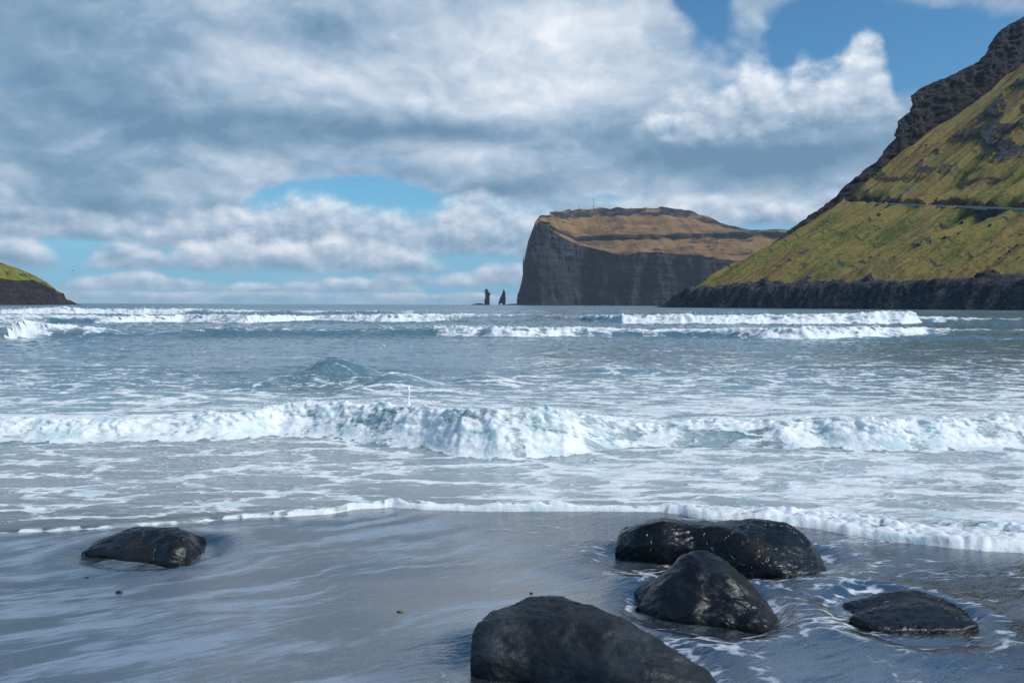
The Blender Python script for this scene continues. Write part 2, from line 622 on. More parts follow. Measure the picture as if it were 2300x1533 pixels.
def build_hill():
    w = np.concatenate([np.linspace(-420, -262, 60), np.linspace(-260, 62, 460)])
    q = np.concatenate([np.linspace(-8, 60, 130), np.linspace(60.6, 470, 430)])
    Wg, Q = np.meshgrid(w, q)
    shore = 6.0 * fbm(Wg / 26.0, Wg * 0 + 8.1, 4) + 2.0 * fbm(Wg / 6.0, Q / 6.0, 3, seed=5)
    Qs = Q + shore * sstep(Q, 70, 8)
    nat = hill_nat(Wg, Qs)
    # ribs and gullies down the fall line
    skew = Wg + .10 * Q + 5.0 * perlin(Wg / 40.0, Q / 55.0, 4)
    rib = ridged(skew / 21.0, Q / 150.0, 3, seed=11)
    rib2 = ridged(skew / 8.0, Q / 60.0, 3, seed=15)
    amp = sstep(Q, 12, 40)
    nat = nat + amp * (5.2 * (rib - .3) + 2.0 * (rib2 - .2) + 5.0 * fbm(Wg / 75.0, Q / 120.0, 3, seed=2) + ( .7 * fbm(Wg / 3.0, Q / 4.5, 4, seed=9)))
    # rock ledges standing out of the upper slope
    zone = sstep(Q, 150, 205) * (1 - .6 * sstep(Q, 330, 380)) * sstep(Wg, -18, -58)
    lm = fbm((Wg + .35 * Q) / 60.0, (Q - .25 * Wg) / 13.0, 5, seed=21)
    ledge = sstep(lm, .05, .16) * zone
    nat = nat + 4.2 * ledge * (.55 + .5 * ridged(Wg / 4.0, Q / 9.0, 4, seed=31))
    # lower rocks
    low_lm = fbm((Wg + .2 * Q) / 16.0, Q / 5.0, 5, seed=27)
    low = sstep(low_lm, .20, .34) * sstep(Q, 22, 40) * sstep(Q, 120, 95) * .62
    # sea rocks: dipping beds
    rockband = sstep(Qs + 9.0 * fbm(Wg / 12.0, Q / 12.0, 4, seed=47), 23.0, 14.0)
    zb = nat
    beds = 2.4 * ridged((Wg + 2.2 * zb) / 19.0, (zb - .16 * Wg) / 3.4, 5, seed=41) + 3.4 * fbm(Wg / 11.0, Qs / 6.0, 5, seed=44)
    nat = nat + rockband * sstep(Qs, -6, 3) * beds
    nat = nat - 9.0 * sstep(Qs, 1.0, -9.0)
    # road bench
    wr = np.linspace(-420, 62, 400)
    qr = np.interp(Wg, wr, road_q(wr)); zr = road_z(Wg)
    wig = 1.6 * fbm(Wg / 7.0, Q / 5.0, 4, seed=51)
    cut = zr - .03 + np.maximum(Q - (qr + 3.4), 0) * (1.25 + .35 * perlin(Wg / 12.0, Wg * 0, 8)) + wig * sstep(Q, qr + 3.6, qr + 6)
    fill = zr - .03 - np.maximum((qr - 3.4) - Q, 0) * 1.05
    z = np.where(Q > qr, smin(nat, cut, .8), np.maximum(nat, fill))
    on = np.abs(Q - qr) < 3.5
    z = np.where(on, zr - .06, z)
    earth = sstep(Q, qr + 2.8, qr + 4.0) * sstep(Q, qr + 13.0, qr + 5.0) * (.75 + .6 * perlin(Wg / 14.0, Q / 14.0, 77))
    earth = np.maximum(earth, .62 * sstep(Q, qr + 20, qr + 26) * sstep(Q, qr + 44, qr + 32) * sstep(perlin(Wg / 30.0, Q / 20., 5), -.3, .25))
    # bridged gully
    g = np.exp(-((Wg - W_GULLY - .15 * (qr - Q)) / 7.5) ** 2)
    gd = g * 11.0 * sstep(Q, qr - 46, qr - 8) * sstep(Q, qr + 16, qr + 2)
    z = np.where(on, z, z - gd)
    z = np.where(on, z - 9 * g * (g > .3), z)
    # the end of the ridge
    nose = (13.0 + 4.0 * fbm(Q / 30.0, Q * 0 + 2.2, 3) - Wg) * 9.0 + 12.0
    plat = (15.0 + 3.0 * fbm(Wg / 8.0, Q / 8.0, 3, seed=61)) * sstep(Wg, 50 - .02 * Q, 2) * sstep(Qs, -4, 10) - 4.0 * sstep(Wg, 40, 60) - 5 * sstep(Qs, 0, -8)
    z = np.maximum(smin(z, nose, 4.0), plat)
    nose_rock = sstep(Wg, 11.0, 15.0) * .8
    scr = np.exp(-(((Wg - W_SCREE) / 6.5) ** 2 + ((Q - np.interp(W_SCREE, wr, road_q(wr)) - 17) / 13.0) ** 2) * 1.2)
    rock = np.maximum.reduce([rockband, ledge, low, nose_rock])
    dry = .36 + .22 * sstep(Q, 120, 240) + .34 * perlin(Wg / 38.0, Q / 70.0, 3) + .26 * rib + .16 * rib2
    X, Y = hill_xy(Wg, Q)
    ob = grid_mesh("hill", X, Y, z, M_HILL, dict(rock=rock, scree=scr, dry=dry, earth=earth))
    return tag(ob, "steep green hillside with gullies rising over a dark rocky shore", kind='structure'), (w, q, z)


W_GULLY = find_w(2216)
W_SCREE = find_w(1985)
hill, (hw, hq, hz) = build_hill()


def hill_height(w, q):
    i = int(np.clip(np.searchsorted(hq, q), 1, len(hq) - 1)); j = int(np.clip(np.searchsorted(hw, w), 1, len(hw) - 1))
    return hz[i, j]


# ------------------------------------------------------------------ lofted cliffs
def loft(name, stations, rows, subs, nu, mat, disp=None, attr_rows=None):
    """stations: list of picture x per station for each row; rows: list of rows, each a list of (px, py, Y)"""
    C = np.array([[at(*p) for p in r] for r in rows])          # rows x stations x 3
    nr, ns, _ = C.shape
    s = np.linspace(0, ns - 1, nu)
    i0 = np.clip(s.astype(int), 0, ns - 2); f = (s - i0)[None, :, None]
    f = f * .6 + (f * f * (3 - 2 * f)) * .4
    Cu = C[:, i0] * (1 - f) + C[:, i0 + 1] * f
    out = []; av = []
    for r in range(nr - 1):
        k = subs[r]
        for t in np.arange(k) / k:
            out.append(Cu[r] * (1 - t) + Cu[r + 1] * t)
            if attr_rows is not None:
                av.append(np.full(nu, attr_rows[r]))
    out.append(Cu[-1]); av.append(np.full(nu, attr_rows[-1] if attr_rows is not None else 0))
    G = np.array(out); A = np.array(av)
    X, Y, Z = G[..., 0], G[..., 1], G[..., 2]
    if disp is not None:
        X, Y, Z, A = disp(X, Y, Z, A)
    return grid_mesh(name, X, Y, Z, mat, dict(grass=A))


def build_headland():
    px = [1176, 1160, 1180, 1200, 1213, 1234, 1236, 1262, 1290, 1318, 1350, 1385, 1440, 1500, 1560, 1620, 1680, 1740, 1830]
    top = [560, 600, 540, 497, 484, 484, 476, 473, 470, 469, 468, 467, 467, 466, 475, 500, 517, 516, 520]
    crn = [565, 612, 548, 503, 489, 489, 487, 489, 489, 487, 486, 485, 484, 484, 490, 508, 520, 519, 523]   # foot of the crown band
    led = [570, 625, 560, 510, 497, 501, 506, 522, 531, 532, 529, 527, 527, 526, 525, 523, 521, 521, 526]   # top of the middle ledge
    lef = [572, 630, 565, 513, 500, 505, 511, 527, 537, 540, 538, 535, 534, 533, 532, 530, 527, 528, 532]   # foot of that ledge
    clf = [580, 640, 575, 517, 504, 509, 516, 532, 545, 556, 563, 572, 566, 568, 574, 582, 588, 592, 598]   # edge of the sea cliff
    D = [3500, 3010, 2985, 2970, 2985, 3015, 3030, 3070, 3140, 3210, 3110, 3070, 3075, 3090, 3080, 3070, 3060, 3050, 3040]
    edge = [0, 0, 0, .02, .05, .12, .2, .45, .7, .8, 1, 1, 1, 1, 1, 1, 1, 1, 1]
    pb = list(px); pb[1], pb[2], pb[3] = 1160, 1176, 1196
    pt = list(px); pt[1], pt[2], pt[3] = 1174, 1186, 1203
    rows = [
        [(x, 695, d - 12) for x, d in zip(pb, D)],
        [(x, 684.6, d) for x, d in zip(pb, D)],
        [(x + 2 * (i in (1, 2)), 684 - (684 - y) * .5, d + 22) for i, (x, y, d) in enumerate(zip(pb, clf, D))],
        [(x, y, d + 42) for x, y, d in zip(pt, clf, D)],
        [(x, y, d + 50 + 250 * e) for x, y, d, e in zip(pt, lef, D, edge)],
        [(x, y, d + 56 + 258 * e) for x, y, d, e in zip(pt, led, D, edge)],
        [(x, y, d + 66 + 560 * e) for x, y, d, e in zip(pt, crn, D, edge)],
        [(x, y, d + 74 + 575 * e) for x, y, d, e in zip(pt, top, D, edge)],
        [(x, y + 4, d + 200 + 760 * e) for x, y, d, e in zip(pt, top, D, edge)],
        [(x, 690, d + 700 + 800 * e) for x, y, d, e in zip(pt, top, D, edge)],
    ]
    subs = [4, 46, 46, 24, 8, 28, 12, 6, 10]
    ag = [0, 0, 0.04, .72, .26, .85, .44, .68, .7, .5]

    def disp(X, Y, Z, A):
        st = sstep(A, .45, .2)
        Z = Z + sstep(Z, 60, 140) * (7 * fbm(X / 45.0, X * 0 + Z / 400, 5, seed=16)) * sstep(X, 190, 260)
        z0 = np.clip(Z, 0, 400)
        col = ridged(X / 62.0, z0 / 480.0, 4, seed=3)
        col2 = fbm((X + .25 * z0) / 34.0, z0 / 90.0, 5, seed=13)
        bed = fbm(X / 260.0, z0 / 17.0, 4, seed=23)
        gul = ridged(X / 150.0, z0 / 900.0, 2, seed=33)
        Y = Y - st * (20 * col + 26 * col2 + 16 * bed + 60 * gul + 40 * fbm(X / 170.0, z0 / 120.0, 4, seed=43))
        und = (1 - st) * sstep(Z, 60, 130)
        Z = Z + und * (11 * fbm(X / 70.0, Y / 130.0, 5, seed=6)) - st * 0 + st * sstep(Z, 30, 60) * 3.0 * fbm(X / 25.0, Y / 25.0, 3, seed=66)
        A = A + .45 * fbm(X / 70.0, Z / 22.0, 5, seed=8) - .30 * sstep(fbm(X / 300.0, Z / 7.0, 4, seed=9), .08, .30) * (A > .4)
        # broken shelves low on the right flank
        A = A + .55 * sstep(X, 560, 760) * sstep(Z, 150, 175) * sstep(Z, 215, 190) * sstep(fbm(X / 90.0, Z / 14.0, 4, seed=91), -.05, .2)
        return X, Y, Z, A
    ob = loft("headland", None, rows, subs, 420, M_CLIFF, disp, ag)
    return tag(ob, "distant flat-topped headland with dark sea cliffs and tawny slopes", kind='structure')


def build_crag():
    sil = [(1560, 640), (1640, 590), (1700, 547), (1740, 516), (1762, 500), (1800, 471), (1850, 438), (1900, 394), (1960, 347), (2006, 314), (2011, 276), (2040, 252),
           (2044, 216), (2070, 197), (2130, 172), (2195, 140), (2222, 110), (2236, 76), (2262, 58), (2300, 38), (2380, -40), (2520, -110)]
    n = len(sil)
    dd = np.linspace(720, 900, n)
    sil = [(x + 14 * (x < 1860) + 8 * (1860 <= x < 1980), t + 14 * (x < 1980)) for x, t in sil]
    rows = [
        [(x + 6, 700, y) for (x, _), y in zip(sil, dd - 60)],
        [(x + 20, t + (690 - t) * .55, y) for (x, t), y in zip(sil, dd - 40)],
        [(x + 10, t + 26 + (690 - t) * .10, y) for (x, t), y in zip(sil, dd - 16)],
        [(x + 2, t + 7, y) for (x, t), y in zip(sil, dd - 5)],
        [(x, t, y) for (x, t), y in zip(sil, dd)],
        [(x + 25, t + 20, y) for (x, t), y in zip(sil, dd + 40)],
        [(x + 60, 700, y) for (x, t), y in zip(sil, dd + 160)],
    ]

    def disp(X, Y, Z, A):
        k = sstep(Z, 5, 30)
        steep = sstep(X + .35 * Y, 560, 640)
        b = ridged(X / 26.0, (Z - .2 * X) / 9.0, 5, seed=71)
        c = fbm(X / 12.0, Z / 26.0, 5, seed=73)
        Y = Y - k * (5.0 * b + 8.0 * c)
        Z = Z + k * (1.5 * fbm(X / 6.0, Y / 8.0, 4, seed=75))
        A = A + .25 * fbm(X / 22.0, Z / 12.0, 3, seed=77)
        return X, Y, Z, A
    ob = loft("crag", None, rows, [10, 70, 50, 16, 14, 14], 420, M_CRAG, disp, [0, .2, .10, .25, .45, .4, .3])
    return tag(ob, "dark rocky crag standing behind the green hillside", kind='structure')


def build_left_point():
    sil = [(-420, 470), (-200, 528), (-80, 562), (0, 589), (40, 602), (75, 617), (105, 634), (128, 652), (143, 658), (149, 671), (160, 674), (172, 681), (182, 684)]
    edge = [600, 612, 618, 624, 630, 628, 641, 655, 661, 673, 676, 682, 685]
    n = len(sil)
    dd = np.array([560, 620, 680, 740, 770, 800, 825, 845, 855, 862, 868, 874, 880.0])
    edge = [max(e, t + 1.5) for e, (x, t) in zip(edge, sil)]
    rows = [
        [(x, 700, y - 8) for (x, _), y in zip(sil, dd)],
        [(x, 683.2, y) for (x, _), y in zip(sil, dd)],
        [(x, e + (683 - e) * .4, y + 10) for (x, _), e, y in zip(sil, edge, dd)],
        [(x, e, y + 18) for (x, _), e, y in zip(sil, edge, dd)],
        [(x, t, y + 18 + (e - t) * .9) for (x, t), e, y in zip(sil, edge, dd)],
        [(x - 30, t + 6, y + 90 + (e - t)) for (x, t), e, y in zip(sil, edge, dd)],
        [(x - 30, 700, y + 220) for (x, t), e, y in zip(sil, edge, dd)],
    ]

    def disp(X, Y, Z, A):
        k = sstep(Z, 2, 9) * sstep(A, .8, .3)
        b = ridged(X / 24.0, (Z + .12 * X) / 5.0, 5, seed=81)
        c = fbm(X / 11.0, Z / 8.0, 5, seed=83)
        Y = Y - k * (5.0 * b + 6.0 * c)
        A = A + .6 * fbm((X + Z) / 30.0, Z / 7.0, 4, seed=85) * (A < .8)
        return X, Y, Z, A
    ob = loft("point", None, rows, [4, 44, 40, 30, 10, 8], 320, M_LEFT, disp, [0, 0, .10, .62, 1.2, 1.0, .5])
    return tag(ob, "low grassy point with layered dark rocks across the bay", kind='structure')


headland = build_headland()
crag = build_crag()
left_point = build_left_point()
# ------------------------------------------------------------------ beach and sea
def sand_z(X, Y):
    return .03 * (7.5 - Y) + .012 * fbm(X / 1.7, Y / 1.1, 2, seed=101)


def flat_hit(px, py, z=0.0):
    d = ray(px, py)
    t = (z - CAM_Z) / d[2]
    return np.array([d[0] * t, d[1] * t])


def sand_hit(px, py):
    z = .05
    for _ in range(12):
        p = flat_hit(px, py, z)
        z = .03 * (7.5 - p[1])
    return np.array([p[0], p[1], z])


def line_of(knots, z=0.0):
    """picture knots (px, py, values...) to world-space curve: X sorted, Y and values as functions of X"""
    P = np.array([flat_hit(k[0], k[1], z) for k in knots])
    V = np.array([k[2:] for k in knots], float)
    o = np.argsort(P[:, 0])
    return P[o, 0], P[o, 1], V[o]


EDGE = [(-900, 1215, .05, .010), (0, 1199, .05, .012), (200, 1190, .06, .012), (400, 1173, .06, .014), (505, 1163, .08, .018), (560, 1158, .16, .03), (640, 1156, .25, .05),
        (740, 1151, .26, .05), (800, 1138, .26, .055), (880, 1132, .26, .065), (950, 1138, .26, .07), (1100, 1141, .26, .065), (1300, 1142, .26, .06), (1480, 1144, .30, .06), (1530, 1152, .5, .07),
        (1600, 1163, .75, .075), (1700, 1173, .9, .08), (1800, 1184, 1.0, .085), (1900, 1200, 1.0, .085), (2000, 1216, 1.1, .09), (2100, 1230, 1.1, .09), (2200, 1241, 1.2, .09), (2300, 1248, 1.3, .09), (3200, 1275, 1.3, .09)]
W1 = [(-900, 992, .25, 1), (0, 993, .25, 1.0), (150, 994, .26, 1), (300, 991, .28, 1), (500, 990, .34, 1), (620, 980, .40, 1), (720, 985, .46, 1), (850, 1002, .50, 1), (940, 1008, .52, 1), (1030, 1026, .54, 1), (1150, 1034, .54, 1),
      (1270, 1028, .48, 1), (1340, 1016, .38, .85), (1420, 1006, .28, .78), (1500, 1003, .25, .70), (1620, 1002, .25, .70), (1700, 1003, .26, .75), (1780, 1006, .28, .85), (1850, 1004, .33, 1), (1950, 1012, .36, 1), (2060, 1016, .37, 1),
      (2200, 1014, .36, 1), (2270, 1012, .33, .8), (2320, 1004, .36, 1), (3200, 1004, .3, 1)]
W3 = [(-900, 762, .9, 1), (0, 761, 1.0, 1), (55, 760, .95, 1), (95, 754, .5, .4), (130, 752, .30, .1), (250, 760, .22, 0), (360, 760, .32, 0), (430, 758, .55, 0), (470, 757, .66, 0), (530, 758, .52, 0), (700, 757, .45, 0), (850, 757, .52, 0), (960, 757, .62, .1),
      (1000, 756, .62, .9), (1150, 758, .58, 1), (1300, 757, .58, .95), (1400, 757, .45, .5), (1550, 758, .42, .45), (1640, 760, .48, .7), (1740, 762, .62, 1), (1820, 763, .68, 1), (1980, 758, .62, 1), (2080, 752, .45, .8), (2200, 750, .25, .4), (3200, 750, .2, .2)]
W4 = [(-900, 728, .9, .9), (0, 728, .9, .8), (200, 727, .7, .55), (400, 724, .8, .9), (550, 727, .9, 1), (700, 721, .6, .8), (850, 724, 1.0, 1), (960, 724, 1.0, 1), (1090, 716, .6, .5), (1200, 713, .5, .1), (1280, 722, .7, .7),
      (1400, 728, 1.0, 1), (1600, 729, 1.05, 1), (1800, 729, 1.15, 1), (1950, 729, 1.3, 1), (2060, 728, 1.55, 1), (2108, 726, .8, .7), (2200, 724, .5, .4), (3200, 724, .4, .3)]
W5 = [(-900, 707, .9, 1), (0, 707, .9, 1), (110, 707, 1.15, 1), (220, 707, .9, .9), (380, 708, 1.1, 1), (450, 708, .9, .5), (600, 706, .6, .35), (850, 706, .7, .3), (1200, 704, .6, .05), (1500, 703, .5, .1), (1900, 703, .5, 0), (3200, 703, .5, 0)]


def build_sea():
    # rows: finer where the waves break
    seg = [(6.4, 6.9, 10), (6.9, 7.35, 64), (7.35, 8.3, 60), (8.3, 9.3, 40), (9.3, 10.4, 130), (10.4, 13.5, 110), (13.5, 24.0, 150), (24.0, 44.0, 60), (44.0, 50.0, 56), (50.0, 74.0, 34), (74.0, 90.0, 50), (90., 125., 24), (125.0, 152.0, 36), (152., 420., 40)]
    ys = np.concatenate([np.linspace(a, b, n, endpoint=False) for a, b, n in seg] + [np.geomspace(420, 9000, 44)])
    us = np.concatenate([-np.geomspace(3.2, .665, 36)[:-1], np.linspace(-.66, .66, 840), np.geomspace(.665, 3.2, 36)[1:]])
    U, Y0 = np.meshgrid(us, ys)
    x1, y1, v1 = line_of(W1)
    X = U * Y0
    xe, ye, ve = line_of(EDGE, .03)
    Y = Y0 + (np.interp(X, x1, y1) - 9.75) * np.exp(-((Y0 - 9.8) / 2.6) ** 2)
    Y = Y + (np.interp(X, xe, ye) - 7.0) * np.where(Y0 < 7.0, 1.0, np.exp(-((Y0 - 7.0) / 1.5) ** 2))
    X = np.clip(U * Y, -9000, 9000)
    # shoreline
    Ye = np.interp(X, xe, ye) + (.03 + .07 * sstep(X, .6, 1.8)) * fbm(X / .42, X * 0 + 1.7, 4, seed=3)
    fw = np.interp(X, xe, ve[:, 0]); fh = np.interp(X, xe, ve[:, 1])
    d = Y - Ye
    sand = .03 * (7.5 - Y) + .012 * fbm(X / 1.7, Y / 1.1, 2, seed=101)
    level = smax(np.zeros_like(Y), sand + .012, .03)
    thick = sstep(d, -.03, .03)
    flap = .03 + .12 * sstep(d, -.02, -.15)
    Z = sand - flap + (level - sand + flap) * thick
    foam = np.zeros_like(Z)
    lump = np.clip(1.05 - 1.25 * cells(X / .10 + .5 * perlin(X * 4, Y * 4, 8), Y / .12 + .5 * perlin(X * 4, Y * 4, 9), 4), 0, 1)
    lump2 = np.clip(1.05 - 1.2 * cells(X / .23 + .4 * perlin(X * 3, Y * 3), Y / .25, 9), 0, 1)
    lump3 = np.clip(1.05 - 1.3 * cells(X / .05, Y / .06, 14), 0, 1)
    # lapping edge: foam roll with bubbles
    roll = sstep(d, 0.0, .05) * sstep(d, fw, fw * .25 + .03)
    Z += roll * fh * 1.2 * (.2 + .50 * lump2 + .32 * lump + .12 * lump3) * (.75 + .5 * perlin(X / .5, Y / .5, 12))
    foam = np.maximum(foam, roll * (.46 + .20 * (fw > .4) + .55 * lump2 + .15 * lump))
    rw = .025 + .06 * sstep(X, -2.0, .2)
    rim = sstep(d, -.06, -.04) * sstep(d, rw + .02, rw * .4)
    foam = np.maximum(foam, rim * (1.15 + .25 * perlin(X / .12, Y / .12, 31)))
    Z += rim * .010 * sstep(d, -.03, .02)
    carpet = sstep(X, 1.4, 2.6) * sstep(d, .15, .6) * sstep(d, 2.1, .9)
    foam = np.maximum(foam, carpet * (.80 + .35 * perlin(X / .8, Y / .35, 44)))
    carpet2 = sstep(X, -3.4, -1.6) * sstep(X, 2.8, 1.6) * sstep(d, .1, .3) * sstep(d, .95, .5)
    foam = np.maximum(foam, carpet2 * .52)

    def wave(knots, front, back, lumps, depth_f, seed, curl=.5, tear=.75):
        nonlocal Z, foam, Ydisp
        xk, yk, vk = line_of(knots)
        sc = front
        yb = np.interp(X, xk, yk) + sc * .30 * fbm(X / (sc * 2.5), X * 0 + seed, 4, seed=seed)
        H = np.interp(X, xk, vk[:, 0]); F = np.interp(X, xk, vk[:, 1])
        F = np.clip(F + (tear * fbm(X / (sc * 1.1), X * 0 + 4.4, 4, seed=seed + 21) - .10 * tear) * sstep(F, .1, .3), 0, 1)
        H = H * (1 + .16 * fbm(X / (sc * 1.6), X * 0 + 5.5, 4, seed=seed + 1))
        s = Y - yb
        fr = front * (1.45 - .75 * F)
        rise = sstep(s, 0, fr)
        fall = np.where(s > fr, np.exp(-np.maximum(s - fr, 0) / back), 1.0)
        # a small trough in front
        trough = -.10 * np.exp(-((s + front * .8) / (front * .7)) ** 2)
        prof = rise * (.12 + .88 * fall) * np.exp(-np.maximum(s - back * 3, 0) / back) + trough * (1 - F)
        Z += H * prof
        nearcrest = rise * np.exp(-np.maximum(s - fr, 0) / (back * .7))
        c1 = np.clip(1.05 - 1.2 * cells(X / (lumps * 2.2) + .5 * perlin(X / lumps, Y / lumps, 2), (Y + Z) / (lumps * 2.2), seed), 0, 1)
        c2 = np.clip(1.05 - 1.25 * cells(X / lumps, (Y + 1.3 * Z) / lumps, seed + 2), 0, 1)
        c3 = np.clip(1.05 - 1.25 * cells(X / (lumps * .45), (Y + 1.3 * Z) / (lumps * .45), seed + 3), 0, 1)
        bil = .62 * c1 + .26 * c2 + .12 * c3
        Fk = sstep(F, .35, .95)
        Z += Fk * nearcrest * H * (.22 * bil - .08 + .2 * fbm(X / (lumps * 4), Y / (lumps * 4), 3, seed=seed + 6))
        Ydisp -= Fk * sstep(s, -.05 * front, fr) * sstep(s, fr * 3.0, fr) * front * (curl * bil - .1)
        # thin crest foam where the wave is only starting to break
        lip = sstep(s, fr * (.38 + .3 * c1 * 0), fr * .8) * sstep(s, fr * 2.6, fr * 1.2) * sstep(F, .12, .4)
        foam = np.maximum(foam, lip * (.62 + .5 * c2))
        Z += lip * (1 - Fk) * H * .16 * c2
        jag = .22 * fbm(X / (lumps * 1.5), X * 0 + 2.0, 4, seed=seed + 8) * front
        body = sstep(s, jag, jag + .06 * front) * np.exp(-np.maximum(s - fr * 1.4, 0) / (depth_f))
        foam = np.maximum(foam, Fk * np.clip(body * 1.5, 0, 1) * (.80 + .45 * bil))
        # torn foam left behind the crest
        trail = np.exp(-np.maximum(s - fr, 0) / (depth_f * 2.2)) * (s > fr * .6)
        foam = np.maximum(foam, (.28 + .42 * F) * trail)
        return s

    Ydisp = np.zeros_like(Z)
    s1 = wave([(k[0], k[1], k[2] * .88, k[3]) for k in W1], .85, 1.5, .13, 1.7, 51, .20, .45)
    # steep unbroken peak behind the breaker and its small neighbours
    def hump(px, py, H, sx, sf, sb, tilt=0.0):
        nonlocal Z
        p = flat_hit(px, py)
        dx = X - p[0]; dy = Y - p[1] - tilt * dx
        sy = np.where(dy < 0, sf, sb)
        Z += H * np.exp(-(dx / sx) ** 2 - (dy / sy) ** 2)
    hump(765, 862, .52, .80, .75, 1.5, .15)
    pk = flat_hit(790, 868)
    Z += np.exp(-((X - pk[0]) / 1.7) ** 2 - ((Y - pk[1]) / 1.6) ** 2) * (.10 * fbm(X / .5, Y / .4, 5, seed=57) + .05 * ridged(X / .35, Y / .22, 4, seed=58))
    hump(890, 878, .34, .8, .6, 1.0, -.2)
    hump(640, 872, .20, .9, .6, 1.2)
    hump(1090, 866, .20, .9, .45, .9)
    hump(1370, 838, .22, 1.2, .7, 1.4)
    hump(1650, 860, .12, 1.6, .6, 1.0)
    hump(320, 905, .16, 1.8, .6, 1.0)
    wave([(k[0], k[1], k[2] * .85, k[3]) for k in W3], 1.7, 3.2, .34, 1.6, 61, .5)
    wave([(k[0], k[1], k[2] * .78, k[3]) for k in W4], 3.2, 6.0, .55, 3.4, 71, .5)
    wave([(k[0], k[1], k[2] * .85, k[3]) for k in W5], 4.0, 9.0, .8, 5.0, 81, .5)
    # chop
    off = sstep(d, .3, 3.0)
    near = sstep(Y, 40, 12)
    Z += off * near * (.020 * fbm(X / .55, Y / .30, 4, seed=5) + .012 * ridged(X / .30, Y / .16, 3, seed=6))
    mid = sstep(Y, 11, 17)
    Z += mid * np.clip(Y / 40, .35, 3.2) * (.12 * fbm(X / 1.5, Y / .75, 6, seed=7) + .055 * ridged(X / .9, Y / .45, 5, seed=8)) * np.exp(-Y / 900)
    far = sstep(Y, 60, 140)
    Z += far * (.28 * fbm(X / 16.0, Y / 9.0, 4, seed=17)) * np.exp(-Y / 2500)
    # thin film close to the edge stays flat
    Z += sstep(d, .1, .6) * sstep(Y, 10, 8) * .010 * fbm(X / .35, Y / .12, 4, seed=19)
    # background foam lace
    lace = .56 * sstep(d, .05, .5) * (1 - sstep(s1, -.3, .4)) * (1 - .35 * sstep(X, -.5, -3.5))
    lace += .16 * sstep(d, .2, 1.4) * (1 - sstep(s1, -1.2, .2)) * sstep(X, .2, 2.0)
    lace = np.maximum(lace, sstep(s1, 0, 1.0) * (.40 + .22 * sstep(X, -2.5, 1.0)) * np.exp(-np.maximum(s1 - 3.5, 0) / 7.0) + .24 * sstep(s1, 1, 3) * np.exp(-Y / 90))
    lace = lace + .22 * fbm(X / 3.2, Y / 1.3, 4, seed=23) * (.4 + .6 * sstep(d, .2, .6)) * (Y < 300) * sstep(d, .02, .3)
    # green window behind the left part of the breaker and open patch between
    foam = np.maximum(foam, np.clip(lace, 0, .8))
    quiet = np.exp(-((X + 4.5) / 3.5) ** 2 - ((Y - 22) / 7.0) ** 2)
    foam = foam * (1 - .55 * quiet)
    foam = np.where(Y > 300, .12 * sstep(fbm(X / 30., Y / 12., 3, seed=29), .30, .5), foam)
    # shallow: sand shows through and water is milky
    shallow = sstep(s1, 1.0, -1.5)
    green = np.exp(-((X + 5.5) / 2.6) ** 2 - ((Y - 14.5) / 1.8) ** 2) + .5 * np.exp(-((s1 - .2) / .5) ** 2)
    thin = sstep(d, 2.0, 0.0)
    ob = grid_mesh("sea", X, Y + Ydisp, Z, M_SEA, dict(foam=np.clip(foam, 0, 1.3), shallow=shallow, green=np.clip(green, 0, 1), thin=thin))
    tag(ob, "grey-green sea with white breakers rolling on to the beach", kind='structure')
    return ob, X, Y + Ydisp, Z, foam


